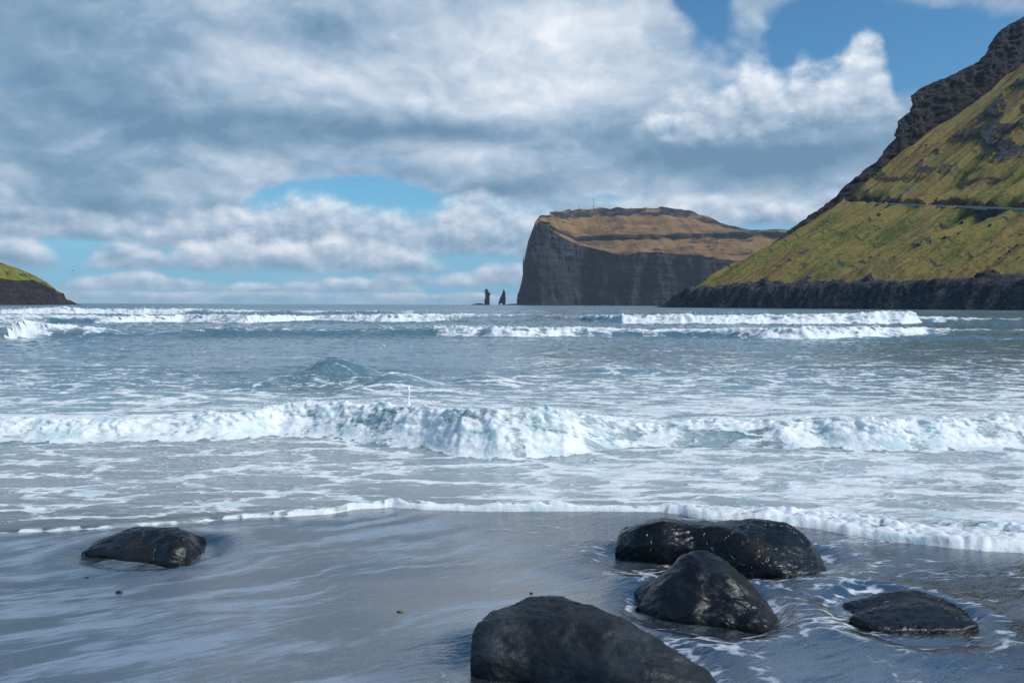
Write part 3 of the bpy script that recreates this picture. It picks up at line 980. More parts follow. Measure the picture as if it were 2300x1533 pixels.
def make_sea_material():
    mt, n, bs = material("sea_water_and_foam")
    P = n.pos()
    x, y, z = n.xyz(P)
    foam = n.attr('foam'); shallow = n.attr('shallow'); green = n.attr('green'); thin = n.attr('thin')
    flat = n.comb(n.mul(x, .48), n.add(y, n.mul(z, .9)), 0.0)
    wv = n.v('SUBTRACT', n.noise(flat, 1.7, 4.0, .6, color=True), (.5, .5, .5))
    fp = n.v('ADD', flat, n.v('SCALE', wv, .75))
    # lace: three sizes of cell borders
    v1 = n.voro(fp, 1.5, 'DISTANCE_TO_EDGE')
    v2 = n.voro(fp, 4.2, 'DISTANCE_TO_EDGE')
    v3 = n.voro(n.v('ADD', flat, n.v('SCALE', wv, .3)), 13.0, 'DISTANCE_TO_EDGE')
    nn = n.noise(fp, 2.2, 6.0, .62)
    nf = n.noise(flat, 14.0, 4.0, .65)
    b1 = n.step(v1, n.mul(foam, .34), 0.0)
    b2 = n.step(v2, n.mul(foam, .36), 0.0)
    b3 = n.step(v3, n.mul(foam, .42), 0.0)
    patch = n.step(nn, .62, .40)
    cov = n.add(n.add(n.mul(b1, .62), n.mul(b2, .40)), n.mul(b3, .14))
    cov = n.mul(cov, n.add(.50, n.mul(n.sub(nn, .38), 2.6)))
    body = n.add(n.mul(n.sub(foam, .66), 2.6), n.mul(n.sub(nn, .5), 1.9))
    body = n.add(body, n.mul(n.sub(b3, .4), .35))
    cov = n.mx(n.mul(cov, n.step(foam, .05, .35)), body)
    f = n.step(n.add(cov, n.mul(n.sub(nf, .5), .32)), .16, .74)
    # water colour
    deep = n.mix(green, (.090, .170, .215), (.125, .240, .250))
    shal = n.mix(n.noise(fp, .9, 4.0, .5), (.22, .25, .26), (.32, .345, .35))
    wc = n.mix(shallow, deep, shal)
    wc = n.mix(n.mul(thin, .75), wc, (.060, .056, .054))
    # milky water under the lace
    wc = n.mix(n.mul(n.step(foam, .15, .8), .55), wc, (.42, .51, .54))
    fc = n.ramp(n.add(n.mul(nf, .5), n.mul(nn, .5)), [(.25, (.52, .57, .60)), (.48, (.74, .77, .79)), (.7, (.86, .87, .88))])
    teal = n.step(n.noise(n.comb(n.mul(x, .7), y, n.mul(z, 1.6)), 3.0, 4.0, .55), .48, .66)
    fc = n.mix(n.mul(teal, n.lin(y, 13.0, 60.0, .75, .3)), fc, (.46, .60, .63))
    n.put(bs.inputs['Base Color'], n.mix(f, wc, fc))
    n.put(bs.inputs['Subsurface Weight'], n.mul(f, .55))
    bs.inputs['Subsurface Radius'].default_value = (1.0, 1.1, 1.2)
    bs.inputs['Subsurface Scale'].default_value = .06
    n.put(bs.inputs['Roughness'], n.fmix(f, n.lin(y, 20.0, 400.0, .07, .24), .55))
    bs.inputs['IOR'].default_value = 1.34
    n.put(bs.inputs['Specular IOR Level'], n.fmix(f, .5, .3))
    # ripples
    r1 = n.noise(n.comb(n.mul(x, .55), y, z), 3.0, 5.0, .6)
    r2 = n.noise(n.comb(n.mul(x, .5), y, z), 11.0, 3.0, .6)
    r3 = n.noise(n.comb(n.mul(x, .6), y, z), .35, 5.0, .62)
    h = n.add(n.mul(r1, .034), n.add(n.mul(r2, .006), n.mul(r3, n.lin(y, 12.0, 120.0, 0.0, .7))))
    h = n.mul(h, n.fmix(thin, 1.0, .35))
    fh = n.add(n.mul(f, .012), n.mul(n.noise(n.comb(x, y, z), 20.0, 4.0, .65), n.mul(f, .012)))
    n.put(bs.inputs['Normal'], n.bump(n.add(h, fh), 1.0, 1.0))
    return mt


M_SEA = make_sea_material()
sea, SX, SY, SZ, SF = build_sea()


def make_sand_material():
    mt, n, bs = material("wet_black_sand")
    P = n.pos()
    x, y, z = n.xyz(P)
    foam = n.attr('foam'); wet = n.attr('wet')
    # swash marks and painted sky sheen, drawn out along the run of the water
    rot = n.comb(n.add(n.mul(x, .83), n.mul(y, .56)), n.sub(n.mul(y, .83), n.mul(x, .56)), 0.0)
    wv = n.v('SCALE', n.v('SUBTRACT', n.noise(rot, .8, 3.0, .5, color=True), (.5, .5, .5)), .9)
    st = n.v('MULTIPLY', n.v('ADD', rot, wv), (.55, 2.6, 1.0))
    s1 = n.noise(st, 1.25, 6.0, .60)
    s2 = n.noise(n.v('MULTIPLY', rot, (1.0, 4.0, 1.0)), 6.0, 4.0, .6)
    grain = n.noise(P, 240.0, 2.0, .6)
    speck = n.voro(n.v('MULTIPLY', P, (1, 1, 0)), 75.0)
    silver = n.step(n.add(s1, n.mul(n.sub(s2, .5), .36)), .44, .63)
    sheen_s = n.mul(silver, wet)
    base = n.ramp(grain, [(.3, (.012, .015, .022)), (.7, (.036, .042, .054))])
    c = n.mix(n.mul(sheen_s, .8), base, (.28, .34, .41))  # pale foam film, with bluish sky reflection painted into its colour
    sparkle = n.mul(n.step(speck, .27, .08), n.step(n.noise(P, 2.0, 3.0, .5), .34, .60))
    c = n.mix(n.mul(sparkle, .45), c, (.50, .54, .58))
    # foam scum curling about the stones
    fp = n.v('ADD', n.comb(x, y, 0.0), n.v('SCALE', n.v('SUBTRACT', n.noise(P, 3.5, 3.0, .6, color=True), (.5, .5, .5)), .25))
    fl = n.v('MULTIPLY', fp, (.5, 1.5, 1.0))
    v2 = n.voro(fl, 8.0, 'DISTANCE_TO_EDGE')
    nn = n.noise(fl, 5.0, 6.0, .70)
    f = n.step(n.add(n.mul(n.step(v2, .16, .0), .28), n.add(foam, n.mul(n.sub(nn, .75), 1.5))), .30, .62)
    c = n.mix(n.mul(f, .8), c, (.62, .66, .70))
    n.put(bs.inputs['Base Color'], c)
    rg = n.fmix(silver, .05, .28)
    n.put(bs.inputs['Roughness'], n.fmix(f, rg, .6))
    bs.inputs['IOR'].default_value = 3.2
    bs.inputs['Specular IOR Level'].default_value = .62
    h = n.add(n.mul(grain, n.fmix(silver, .0001, .0010)), n.mul(s2, .0012))
    rip = n.noise(n.v('MULTIPLY', rot, (.5, 2.2, 1.0)), 9.0, 4.0, .6)
    h = n.add(h, n.mul(rip, n.fmix(wet, .012, .0007)))
    n.put(bs.inputs['Normal'], n.bump(h, 1.0, 1.0))
    return mt


M_SAND = make_sand_material()
STONES = []          # (X, Y, half width, half depth) filled in before the sand is built


def build_sand():
    ys = np.concatenate([np.linspace(-14, 1.4, 14, endpoint=False), np.geomspace(1.4, 9.2, 300), np.linspace(9.5, 30, 14)])
    us = np.concatenate([-np.geomspace(9, 1.05, 22)[:-1], np.linspace(-1.0, 1.0, 520), np.geomspace(1.05, 9, 22)[1:]])
    U, Y = np.meshgrid(us, ys)
    X = U * np.maximum(Y, 2.2)
    Z = sand_z(X, Y)
    foam = np.zeros_like(Z); wet = np.ones_like(Z)
    for (sx, sy, hw_, hd) in STONES:
        wx = X + .10 * fbm(X / .35, Y / .35, 3, seed=7); wy = Y + .10 * fbm(X / .35, Y / .35, 3, seed=8)
        r = np.sqrt(((wx - sx) / hw_) ** 2 + ((wy - sy) / hd) ** 2)
        Z -= .022 * np.exp(-((r - 1.12) / .22) ** 2)          # scour ring
        Z += .010 * np.exp(-((r - 1.7) / .3) ** 2) - .03 * np.exp(-(r / 1.12) ** 8)
        foam = np.maximum(foam, .70 * np.exp(-((r - 1.20) / .13) ** 2) * (.55 + .45 * sstep(X, .2, .8)) + .62 * np.exp(-((r - 1.62) / .22) ** 2) * sstep(X, .3, .9))
        wet = wet * (1 - .8 * np.exp(-((r - 1.35) / .5) ** 2))
    wash = sstep(X + .5 * (Y - 4.5), .2, 1.4) * sstep(Y, 3.0, 4.2)
    foam = np.maximum(foam, wash * (.42 + .45 * fbm(X / .9, Y / .4, 3, seed=12)))
    darkpatch = sstep(X - .2 * Y, .9, 1.7) * sstep(Y, 5.2, 4.0)
    wet = wet * (1 - .75 * wash) * (1 - .5 * darkpatch)
    ob = grid_mesh("sand_beach", X, Y, Z, M_SAND, dict(foam=foam, wet=wet))
    return tag(ob, "wet black sand beach with silvery swash marks and painted sky sheen", kind='structure')
# ------------------------------------------------------------------ boulders on the beach
def make_boulder_material(name, dark, mid, rough_lo, rough_hi, brown, grainy, split=.006):
    mt, n, bs = material(name)
    P = n.pos()
    a = n.noise(P, 5.0, 6.0, .62)
    g = n.noise(P, 75.0, 4.0, .75)
    c = n.ramp(n.add(n.mul(a, .7), n.mul(g, .3)), [(.36, dark), (.52, mid), (.66, tuple(2.6 * q for q in mid))])
    c = n.mix(n.mul(n.step(n.noise(P, 3.2, 4.0, .6), .52, .64), brown), c, (.030, .021, .010))
    n.put(bs.inputs['Base Color'], c)
    wetm = n.step(n.noise(P, 28.0, 5.0, .65), .40, .62)
    n.put(bs.inputs['Roughness'], n.fmix(wetm, rough_lo, rough_hi))
    bs.inputs['Specular IOR Level'].default_value = .45
    wp = n.v('ADD', P, n.v('SCALE', n.v('SUBTRACT', n.noise(P, 4.0, 4.0, .6, color=True), (.5, .5, .5)), .22))
    crack = n.step(n.voro(n.v('MULTIPLY', wp, (1.0, 1.0, 1.6)), 3.6, 'DISTANCE_TO_EDGE'), .035, 0.0)
    crack = n.mul(crack, n.step(n.noise(P, 2.3, 2.0, .5), .46, .58))
    h = n.add(n.mul(n.noise(P, 9.0, 7.0, .66), .009), n.mul(g, grainy))
    h = n.sub(h, n.mul(crack, split))
    n.put(bs.inputs['Normal'], n.bump(h, 1.0, 1.0))
    return mt


def catmull(C, t):
    """C: (k, ...) control values, t in 0..k-1"""
    k = C.shape[0]
    i = np.clip(t.astype(int), 0, k - 2)
    f = (t - i).reshape((-1,) + (1,) * (C.ndim - 1))
    p0, p1, p2, p3 = C[np.clip(i - 1, 0, k - 1)], C[i], C[i + 1], C[np.clip(i + 2, 0, k - 1)]
    ten = .30
    m1, m2 = (p2 - p0) * ten, (p3 - p1) * ten
    f2, f3 = f * f, f * f * f
    return (2 * f3 - 3 * f2 + 1) * p1 + (f3 - 2 * f2 + f) * m1 + (-2 * f3 + 3 * f2) * p2 + (f3 - f2) * m2


def boulder(label, rows, mat, seed, rough=.012, back=.5, nu=170, nv=150, lump=.02):
    """rows from the front foot up to the skyline; each point (px, py, extra depth). The foot row lies on the sand."""
    base = np.array([sand_hit(p[0], p[1]) for p in rows[0]])
    grid = [base + np.array([0, .03, -.16]), base + np.array([0, 0, -.01])]
    for r in rows[1:]:
        grid.append(np.array([at(p[0], p[1], b[1] + p[2]) for p, b in zip(r, base)]))
    top = grid[-1]
    bk = top + np.array([0, back * .34, 0]); bk[:, 2] = .40 * top[:, 2] + .60 * base[:, 2]
    bk2 = top + np.array([0, back * .6, 0]); bk2[:, 2] = base[:, 2] - .16
    grid += [bk, bk2]
    C = np.array(grid)
    # close both ends below the sand
    l = C[:, :1].copy(); l[..., 2] = np.minimum(l[..., 2], base[0, 2] - .12); l[..., 0] -= .015
    r = C[:, -1:].copy(); r[..., 2] = np.minimum(r[..., 2], base[-1, 2] - .12); r[..., 0] += .015
    C = np.concatenate([l, C, r], 1)
    G = catmull(C, np.linspace(0, C.shape[0] - 1, nv))
    G = np.swapaxes(catmull(np.swapaxes(G, 0, 1), np.linspace(0, C.shape[1] - 1, nu)), 0, 1)
    du = np.gradient(G, axis=1); dv = np.gradient(G, axis=0)
    N = np.cross(du, dv); N /= np.linalg.norm(N, axis=-1, keepdims=True) + 1e-9
    X, Y, Z = G[..., 0], G[..., 1], G[..., 2]
    nz = 1.6 * lump * fbm((X + .7 * Z) / .26, (Y + Z * 1.1) / .26, 3, seed=seed) + rough * ridged((X - .6 * Z) / .13, (Y + Z * 1.2) / .10, 4, seed=seed + 5) \
        + rough * .5 * fbm((X + Z) / .035, (Y + 1.3 * Z) / .035, 3, seed=seed + 9)
    G = G + N * nz[..., None]
    ob = grid_mesh("boulder", G[..., 0], G[..., 1], G[..., 2], mat)
    tag(ob, label, "boulder", "boulders half buried in the wet sand")
    c = base.mean(0)
    STONES.append((float(c[0]), float(c[1] + back * .45), float((base[-1, 0] - base[0, 0]) / 2), float(back * .62 + .12)))
    return ob


M_B1 = make_boulder_material("wet_dark_basalt", (.005, .005, .006), (.011, .011, .012), .20, .40, .5, .0022)
M_B2 = make_boulder_material("glossy_wet_basalt", (.004, .004, .004), (.009, .0088, .0085), .12, .28, .75, .0014)
M_B3 = make_boulder_material("grainy_dark_basalt", (.007, .008, .009), (.015, .017, .019), .42, .60, .15, .0030, .0008)

boulder("low dark boulder lying alone on smooth sand below the lapping edge", [
    [(189, 1241, 0), (232, 1243, 0), (285, 1250, 0), (335, 1254, 0), (378, 1262, 0), (418, 1256, 0), (449, 1232, 0)],
    [(190, 1240, .02), (233, 1230, .05), (287, 1228, .06), (335, 1228, .06), (380, 1232, .05), (422, 1228, .04), (449, 1229, .03)],
    [(192, 1238, .06), (234, 1215, .16), (285, 1199, .22), (330, 1192, .24), (382, 1198, .2), (424, 1203, .16), (448, 1223, .08)],
    [(193, 1237, .12), (234, 1210, .28), (280, 1191, .36), (325, 1184, .40), (385, 1183, .36), (425, 1192, .28), (447, 1218, .15)],
], M_B1, 3, rough=.009, back=.34, lump=.010)

boulder("long glossy wet boulder with a dipped back, rearmost of its cluster", [
    [(1388, 1240, 0), (1430, 1250, 0), (1490, 1256, 0), (1560, 1262, 0), (1630, 1278, 0), (1700, 1288, 0), (1765, 1294, 0), (1815, 1286, 0), (1850, 1272, 0)],
    [(1387, 1225, .0), (1428, 1225, -.03), (1490, 1220, -.04), (1560, 1230, -.02), (1630, 1240, .03), (1698, 1258, .02), (1762, 1280, .01), (1818, 1276, .04), (1851, 1270, .03)],
    [(1390, 1205, .05), (1425, 1190, .05), (1489, 1172, .08), (1560, 1183, .12), (1632, 1188, .16), (1692, 1214, .16), (1755, 1262, .06), (1822, 1262, .12), (1850, 1267, .08)],
    [(1396, 1192, .16), (1424, 1180, .24), (1488, 1163, .28), (1560, 1170, .34), (1640, 1170, .42), (1695, 1166, .50), (1765, 1175, .48), (1812, 1206, .34), (1848, 1258, .16)],
], M_B2, 13, rough=.008, back=.42, nu=220, lump=.008)

boulder("pointed dark boulder with a sharp ridge, between the glossy long one and the broad one", [
    [(1432, 1356, 0), (1485, 1376, 0), (1550, 1389, 0), (1612, 1396, 0), (1672, 1403, 0), (1715, 1408, 0), (1741, 1388, 0)],
    [(1434, 1354, .02), (1487, 1352, .04), (1553, 1345, .06), (1620, 1352, .08), (1680, 1375, .06), (1718, 1398, .03), (1742, 1386, .03)],
    [(1437, 1352, .06), (1492, 1312, .12), (1556, 1272, .20), (1632, 1302, .16), (1688, 1352, .11), (1722, 1388, .07), (1742, 1384, .06)],
    [(1440, 1350, .14), (1494, 1285, .28), (1556, 1234, .36), (1618, 1252, .42), (1668, 1293, .40), (1712, 1343, .30), (1741, 1380, .14)],
], M_B1, 23, rough=.008, back=.40)

boulder("broad matt charcoal boulder cut by the lower edge of the beach view", [
    [(1062, 1500, 0), (1110, 1512, 0), (1190, 1520, 0), (1280, 1545, 0), (1370, 1580, 0), (1460, 1610, 0), (1540, 1620, 0), (1613, 1590, 0)],
    [(1061, 1470, .02), (1108, 1470, .02), (1190, 1475, .03), (1280, 1490, .04), (1370, 1515, .06), (1460, 1550, .06), (1545, 1580, .05), (1614, 1570, .04)],
    [(1063, 1432, .08), (1108, 1405, .14), (1190, 1390, .18), (1278, 1398, .22), (1370, 1430, .24), (1460, 1475, .22), (1545, 1530, .16), (1612, 1552, .08)],
    [(1066, 1415, .16), (1106, 1378, .30), (1185, 1345, .42), (1250, 1337, .48), (1345, 1367, .50), (1440, 1415, .46), (1530, 1471, .34), (1608, 1538, .16)],
], M_B3, 33, rough=.009, back=.5, lump=.015)

boulder("low domed boulder washed by foam, standing apart on the dark sand", [
    [(1914, 1388, 0), (1955, 1405, 0), (2010, 1412, 0), (2065, 1411, 0), (2115, 1412, 0), (2160, 1411, 0), (2193, 1404, 0)],
    [(1915, 1386, .02), (1957, 1394, .05), (2010, 1396, .07), (2065, 1394, .08), (2117, 1396, .07), (2162, 1404, .04), (2193, 1402, .03)],
    [(1917, 1384, .06), (1960, 1370, .18), (2010, 1362, .26), (2065, 1360, .28), (2118, 1366, .24), (2160, 1384, .14), (2192, 1401, .06)],
    [(1920, 1382, .14), (1958, 1364, .30), (2008, 1352, .42), (2060, 1347, .46), (2113, 1353, .40), (2156, 1372, .28), (2190, 1399, .12)],
], M_B1, 43, rough=.008, back=.42, lump=.01)

beach = build_sand()

# ------------------------------------------------------------------ pebbles on the sand
M_PEB = make_boulder_material("pebble_black", (.006, .006, .007), (.02, .02, .02), .2, .4, .2, .0006)
M_PEBY = make_boulder_material("pebble_ochre", (.12, .085, .03), (.20, .14, .055), .3, .5, .0, .0006)


def pebble(px, py, r, mat, label, sq=(1.3, .9, .6), seed=1):
    p = sand_hit(px, py)
    th = np.linspace(0, 2 * np.pi, 18, endpoint=False); ph = np.linspace(-np.pi / 2, np.pi / 2, 11)
    T, H = np.meshgrid(th, ph)
    k = 1 + .22 * perlin(np.cos(T) * 1.3 + seed, np.sin(T) * 1.3 + H, seed)
    X = p[0] + r * sq[0] * k * np.cos(T) * np.cos(H); Y = p[1] + r * sq[1] * k * np.sin(T) * np.cos(H)
    Z = float(sand_z(p[0], p[1])) + r * sq[2] * (.55 + k * np.sin(H))
    ob = grid_mesh("pebble", X, Y, Z, mat, wrap=True)
    return tag(ob, label, "pebble", "pebbles on the smooth sand")


pebble(267, 1330, .016, M_PEB, "black angular pebble, biggest on the smooth sand below the lone low boulder", seed=2)
pebble(195, 1297, .010, M_PEB, "small black pebble beside the left tip of the lone low boulder", seed=3)
pebble(898, 1374, .012, M_PEBY, "ochre pebble on open silvery sand", sq=(1.5, .9, .45), seed=4)
pebble(1193, 1331, .008, M_PEB, "tiny black pebble on the sand behind the broad matt boulder", seed=5)
# ------------------------------------------------------------------ coast road on the hillside
def plain(name, col, rough=.7, var=.35, scale=2.0, metal=0.0):
    mt, n, bs = material(name)
    f = n.noise(n.pos(), scale, 5.0, .65)
    n.put(bs.inputs['Base Color'], n.ramp(f, [(.3, tuple(q * (1 - var) for q in col)), (.7, tuple(q * (1 + var) for q in col))]))
    bs.inputs['Roughness'].default_value = rough
    bs.inputs['Metallic'].default_value = metal
    n.put(bs.inputs['Normal'], n.bump(n.noise(n.pos(), scale * 3, 4.0, .6), .5, .05))
    return mt


M_ASPH = plain("road_asphalt", (.05, .05, .052), .85)
M_CONC = plain("stained_concrete", (.065, .061, .056), .8, .45, .5)
M_CONC_D = plain("dark_concrete", (.018, .018, .019), .85, .5, .5)
M_GALV = plain("galvanised_steel", (.5, .53, .55), .5, .15, 1.0, .3)


def road_frame(w, off, dz):
    q = float(road_q(np.array([w]))[0]) + off
    x, y = hill_xy(w, q)
    return np.array([x, y, float(road_z(np.array([w]))[0]) + dz])


def strip(name, ws, section, mat, parent=None):
    """sweep a closed section [(offset, height)] along the road"""
    k = len(section)
    V, F = [], []
    for w in ws:
        V += [road_frame(w, o, h) for o, h in section]
    for i in range(len(ws) - 1):
        for j in range(k):
            a, b = i * k + j, i * k + (j + 1) % k
            F.append((a, b, b + k, a + k))
    F.append(tuple(range(k))[::-1]); F.append(tuple(range((len(ws) - 1) * k, len(ws) * k)))
    return poly_mesh(name, V, F, mat, parent)


road_ws = list(np.linspace(-400, -7, 140))
road = strip("road", road_ws, [(-3.3, -.4), (3.3, -.4), (3.3, .0), (-3.3, .0)], M_ASPH)
tag(road, "narrow coast road cut across the hillside", kind='structure')

rail = empty("guardrail", road_frame(-150, -3.0, 0))
tag(rail, "pale steel guardrail along the coast road on the green hillside", "guardrail")


def keep(o, root):
    """parent without moving"""
    o.parent = root
    o.matrix_parent_inverse = Matrix.Translation(-Vector(root.location))
    return o


keep(strip("rail_beam", road_ws, [(-3.06, .42), (-2.94, .42), (-2.92, .58), (-2.94, .78), (-3.06, .78), (-3.02, .58)], M_GALV), rail)
keep(strip("edge_beam", road_ws, [(-3.62, -1.1), (-3.34, -1.1), (-3.34, .36), (-3.62, .36)], plain("pale_concrete_kerb", (.34, .345, .345), .8, .3, .8)), rail)
pv, pf = box_vf((0, 0, .40), (.07, 0, 0), (0, .07, 0), (0, 0, .42))
post0 = None
for w in np.arange(-300, -7, 4.0):
    p = road_frame(float(w), -2.86, 0)
    if post0 is None:
        post0 = poly_mesh("post", pv, pf, M_GALV)
        o = post0
    else:
        o = post0.copy(); COL.objects.link(o)
    o.location = p
    keep(o, rail)

# bridge wall over the gully
bridge = empty("bridge", road_frame(W_GULLY, -3.7, -11))
tag(bridge, "concrete road bridge wall closing a gully below the guardrail", "bridge")


def wall_piece(name, w0, w1, o0, o1, z0, z1, mat, batter=0.0):
    V = []
    for w in (w0, w1):
        V += [road_frame(w, o0 - batter, z0), road_frame(w, o1, z0), road_frame(w, o1, z1), road_frame(w, o0, z1)]
    F = [(0, 1, 2, 3), (7, 6, 5, 4), (0, 4, 5, 1), (1, 5, 6, 2), (2, 6, 7, 3), (3, 7, 4, 0)]
    return keep(poly_mesh(name, V, F, mat), bridge)


g0, g1 = W_GULLY - 14.5, W_GULLY + 13
wall_piece("wall", g0, W_GULLY - 4.6, -3.95, -3.2, -16, -.95, M_CONC, .5)
wall_piece("wall", W_GULLY - 1.6, g1, -3.95, -3.2, -16, -.95, M_CONC, .5)
wall_piece("opening", W_GULLY - 4.58, W_GULLY - 1.62, -2.2, -1.9, -16, -.97, M_CONC_D)
wall_piece("deck", g0 - .5, g1 + .5, -4.15, -3.64, -1.25, -.30, M_CONC)
for wq in np.arange(g0 + 1.2, g1, 2.4):
    if abs(wq - (W_GULLY - 3.1)) > 1.9:
        wall_piece("formwork_rib", wq - .07, wq + .07, -4.02, -3.9, -15.5, -1.27, M_CONC_D, .5)

# ------------------------------------------------------------------ stones and sheep on the slope
M_STONE = plain("slope_stone", (.06, .06, .065), .85, .6, .6)
_sr = random.Random(5)


def blob_mesh(name, r, seed, mat, n=9, m=12, sq=(1, 1, .7)):
    th = np.linspace(0, 2 * np.pi, m, endpoint=False); ph = np.linspace(-np.pi / 2, np.pi / 2, n)
    T, H = np.meshgrid(th, ph)
    k = 1 + .35 * perlin(np.cos(T) * 1.4 + seed, np.sin(T) * 1.4 + 1.7 * H, seed)
    return grid_mesh(name, r * sq[0] * k * np.cos(T) * np.cos(H), r * sq[1] * k * np.sin(T) * np.cos(H), r * sq[2] * k * np.sin(H), mat, wrap=True, smooth=False)


protos = []
placed = 0
for i in range(46):
    w = _sr.uniform(-255, -6); q = _sr.uniform(26, 112) if i % 3 else _sr.uniform(165, 260)
    if abs(q - float(road_q(np.array([w]))[0])) < 9:
        continue
    x, y = hill_xy(w, q)
    if i < 4:
        o = blob_mesh("slope_rock", 1.0, 3 + i, M_STONE)
        protos.append(o)
    else:
        o = protos[i % 4].copy(); COL.objects.link(o)
    s = _sr.uniform(.45, 1.25)
    o.location = (x, y, hill_height(w, q) + .15 * s)
    o.scale = (s * 1.2, s, s); o.rotation_euler = (0, 0, _sr.uniform(0, 6))
    tag(o, "loose dark rock scattered on the grassy hillside", "rock", "loose rocks on the hillside")

M_WOOL = plain("sheep_wool", (.62, .60, .55), .9, .15, 8.0)
M_FACE = plain("sheep_face", (.10, .08, .07), .8)


def sheep(w, q, rz):
    x, y = hill_xy(w, q)
    root = empty("sheep", (x, y, hill_height(w, q)))
    tag(root, "white sheep grazing on the green slope below the coast road", "sheep", "sheep on the hillside")
    b = blob_mesh("body", .42, 2, M_WOOL, sq=(1.35, .8, .82)); b.location = (0, 0, .72); b.parent = root
    h = blob_mesh("head", .17, 4, M_FACE, sq=(1.5, .8, .9)); h.location = (.66, 0, .68); h.parent = root
    for lx in (-.32, .34):
        for ly in (-.16, .16):
            lv, lf = box_vf((lx, ly, .24), (.05, 0, 0), (0, .05, 0), (0, 0, .26))
            poly_mesh("leg", lv, lf, M_FACE, root)
    root.rotation_euler = (0, 0, rz)


for (w, q, rz) in [(-28, 112, 0.4), (-24, 118, 2.4), (-62, 74, 1.2), (-70, 70, 3.3), (-105, 60, .2)]:
    sheep(w, q, rz)

# ------------------------------------------------------------------ sea stacks, skerries, masts
M_STACK = make_cliff_material.__call__() if False else M_CLIFF


def stack(name, label, prof, Y, seed, depth=.8, cat="sea stack"):
    """prof: (py, left px, right px) from the top down"""
    prof = sorted(prof)
    py = np.array([p[0] for p in prof], float); l = np.array([p[1] for p in prof], float); r = np.array([p[2] for p in prof], float)
    n = 60; m = 28
    yy = np.linspace(py[0], py[-1], n)
    L = np.interp(yy, py, l); Rr = np.interp(yy, py, r)
    th = np.linspace(0, 2 * np.pi, m, endpoint=False)
    X = np.zeros((n, m)); Yg = np.zeros((n, m)); Z = np.zeros((n, m))
    for i in range(n):
        a = at(L[i], yy[i], Y); b = at(Rr[i], yy[i], Y)
        c = (a + b) / 2; h = (b[0] - a[0]) / 2
        k = 1 + .14 * perlin(np.cos(th) * 1.5, np.sin(th) * 1.5 + i * .12, seed)
        X[i] = c[0] + h * np.cos(th) * k; Yg[i] = c[1] + max(h * depth, 4.0) * np.sin(th) * k; Z[i] = c[2] + 1.2 * perlin(th * 2, th * 0 + i, seed)
    ob = grid_mesh(name, X, Yg, Z, M_STACK, dict(grass=np.zeros((n, m))), wrap=True)
    return ob


st = stack("sea_stack", "", [(648.5, 1090.5, 1093.5), (651, 1089.3, 1096.3), (655, 1089.2, 1097.5), (657, 1089.3, 1099.5), (660, 1089.5, 1101.5), (663, 1089.8, 1101), (664, 1090, 1099.5), (672, 1088.8, 1100), (680, 1088, 1099.5), (688, 1087.6, 1099.3)], 3720, 5)
tag(st, "tall blunt sea stack standing nearest the low skerry", "sea stack", "sea stacks off the headland")
kel = empty("sea_stack", at(1127, 686, 3700))
tag(kel, "pointed sea stack standing on two legs beside the headland", "sea stack", "sea stacks off the headland")
for nm, prof, sd in (("pinnacle", [(648.8, 1130.8, 1131.8), (652, 1130.2, 1132.4), (655, 1129, 1134.5), (660, 1127.8, 1135), (666, 1124.5, 1135.6), (674, 1121.2, 1135.9), (681, 1119.6, 1135.4)], 8),
                     ("leg", [(678, 1119.4, 1126), (682, 1120, 1123.6), (688, 1119.8, 1122.8)], 9), ("leg", [(678, 1126.5, 1135.6), (682, 1128.2, 1135.2), (688, 1128.8, 1135.0)], 10)):
    keep(stack(nm, "", prof, 3700, sd), kel)
for (lb, prof, Y) in (("low flat skerry at the foot of the blunt sea stack", [(680.8, 1073, 1078), (682.3, 1066, 1087), (684, 1060, 1089), (688, 1058, 1090)], 3690),
                      ("thin skerry between the pointed sea stack and the headland", [(682.2, 1150, 1160), (683.4, 1138, 1162), (685, 1136, 1166), (688, 1135, 1168)], 3400)):
    s_ = stack("skerry", "", prof, Y, 12, .5)
    tag(s_, lb, "skerry", "skerries by the sea stacks")

M_MAST = plain("mast_steel", (.12, .12, .13), .6)
for (px, p0, p1, wd, lb) in ((1300, 472.5, 459.5, .9, "short radio mast on the headland plateau"), (1333.5, 471.5, 443.5, 1.1, "tall radio mast on the headland plateau")):
    a = at(px, p0, 3600); b = at(px, p1, 3600)
    root = empty("radio_mast", a); tag(root, lb, "mast", "radio masts on the headland")
    hgt = b[2] - a[2]
    V = [(sx * wd * k, sy * wd * k, z) for z, k in ((-6, 1.0), (hgt, .55)) for sx, sy in ((-1, -1), (1, -1), (1, 1), (-1, 1))]
    poly_mesh("pole", V, [(0, 1, 5, 4), (1, 2, 6, 5), (2, 3, 7, 6), (3, 0, 4, 7), (4, 5, 6, 7)], M_MAST, root)
    hv, hf = box_vf((5, 0, 0), (3, 0, 0), (0, 2.5, 0), (0, 0, 3))
    poly_mesh("hut", hv, hf, M_CONC, root)

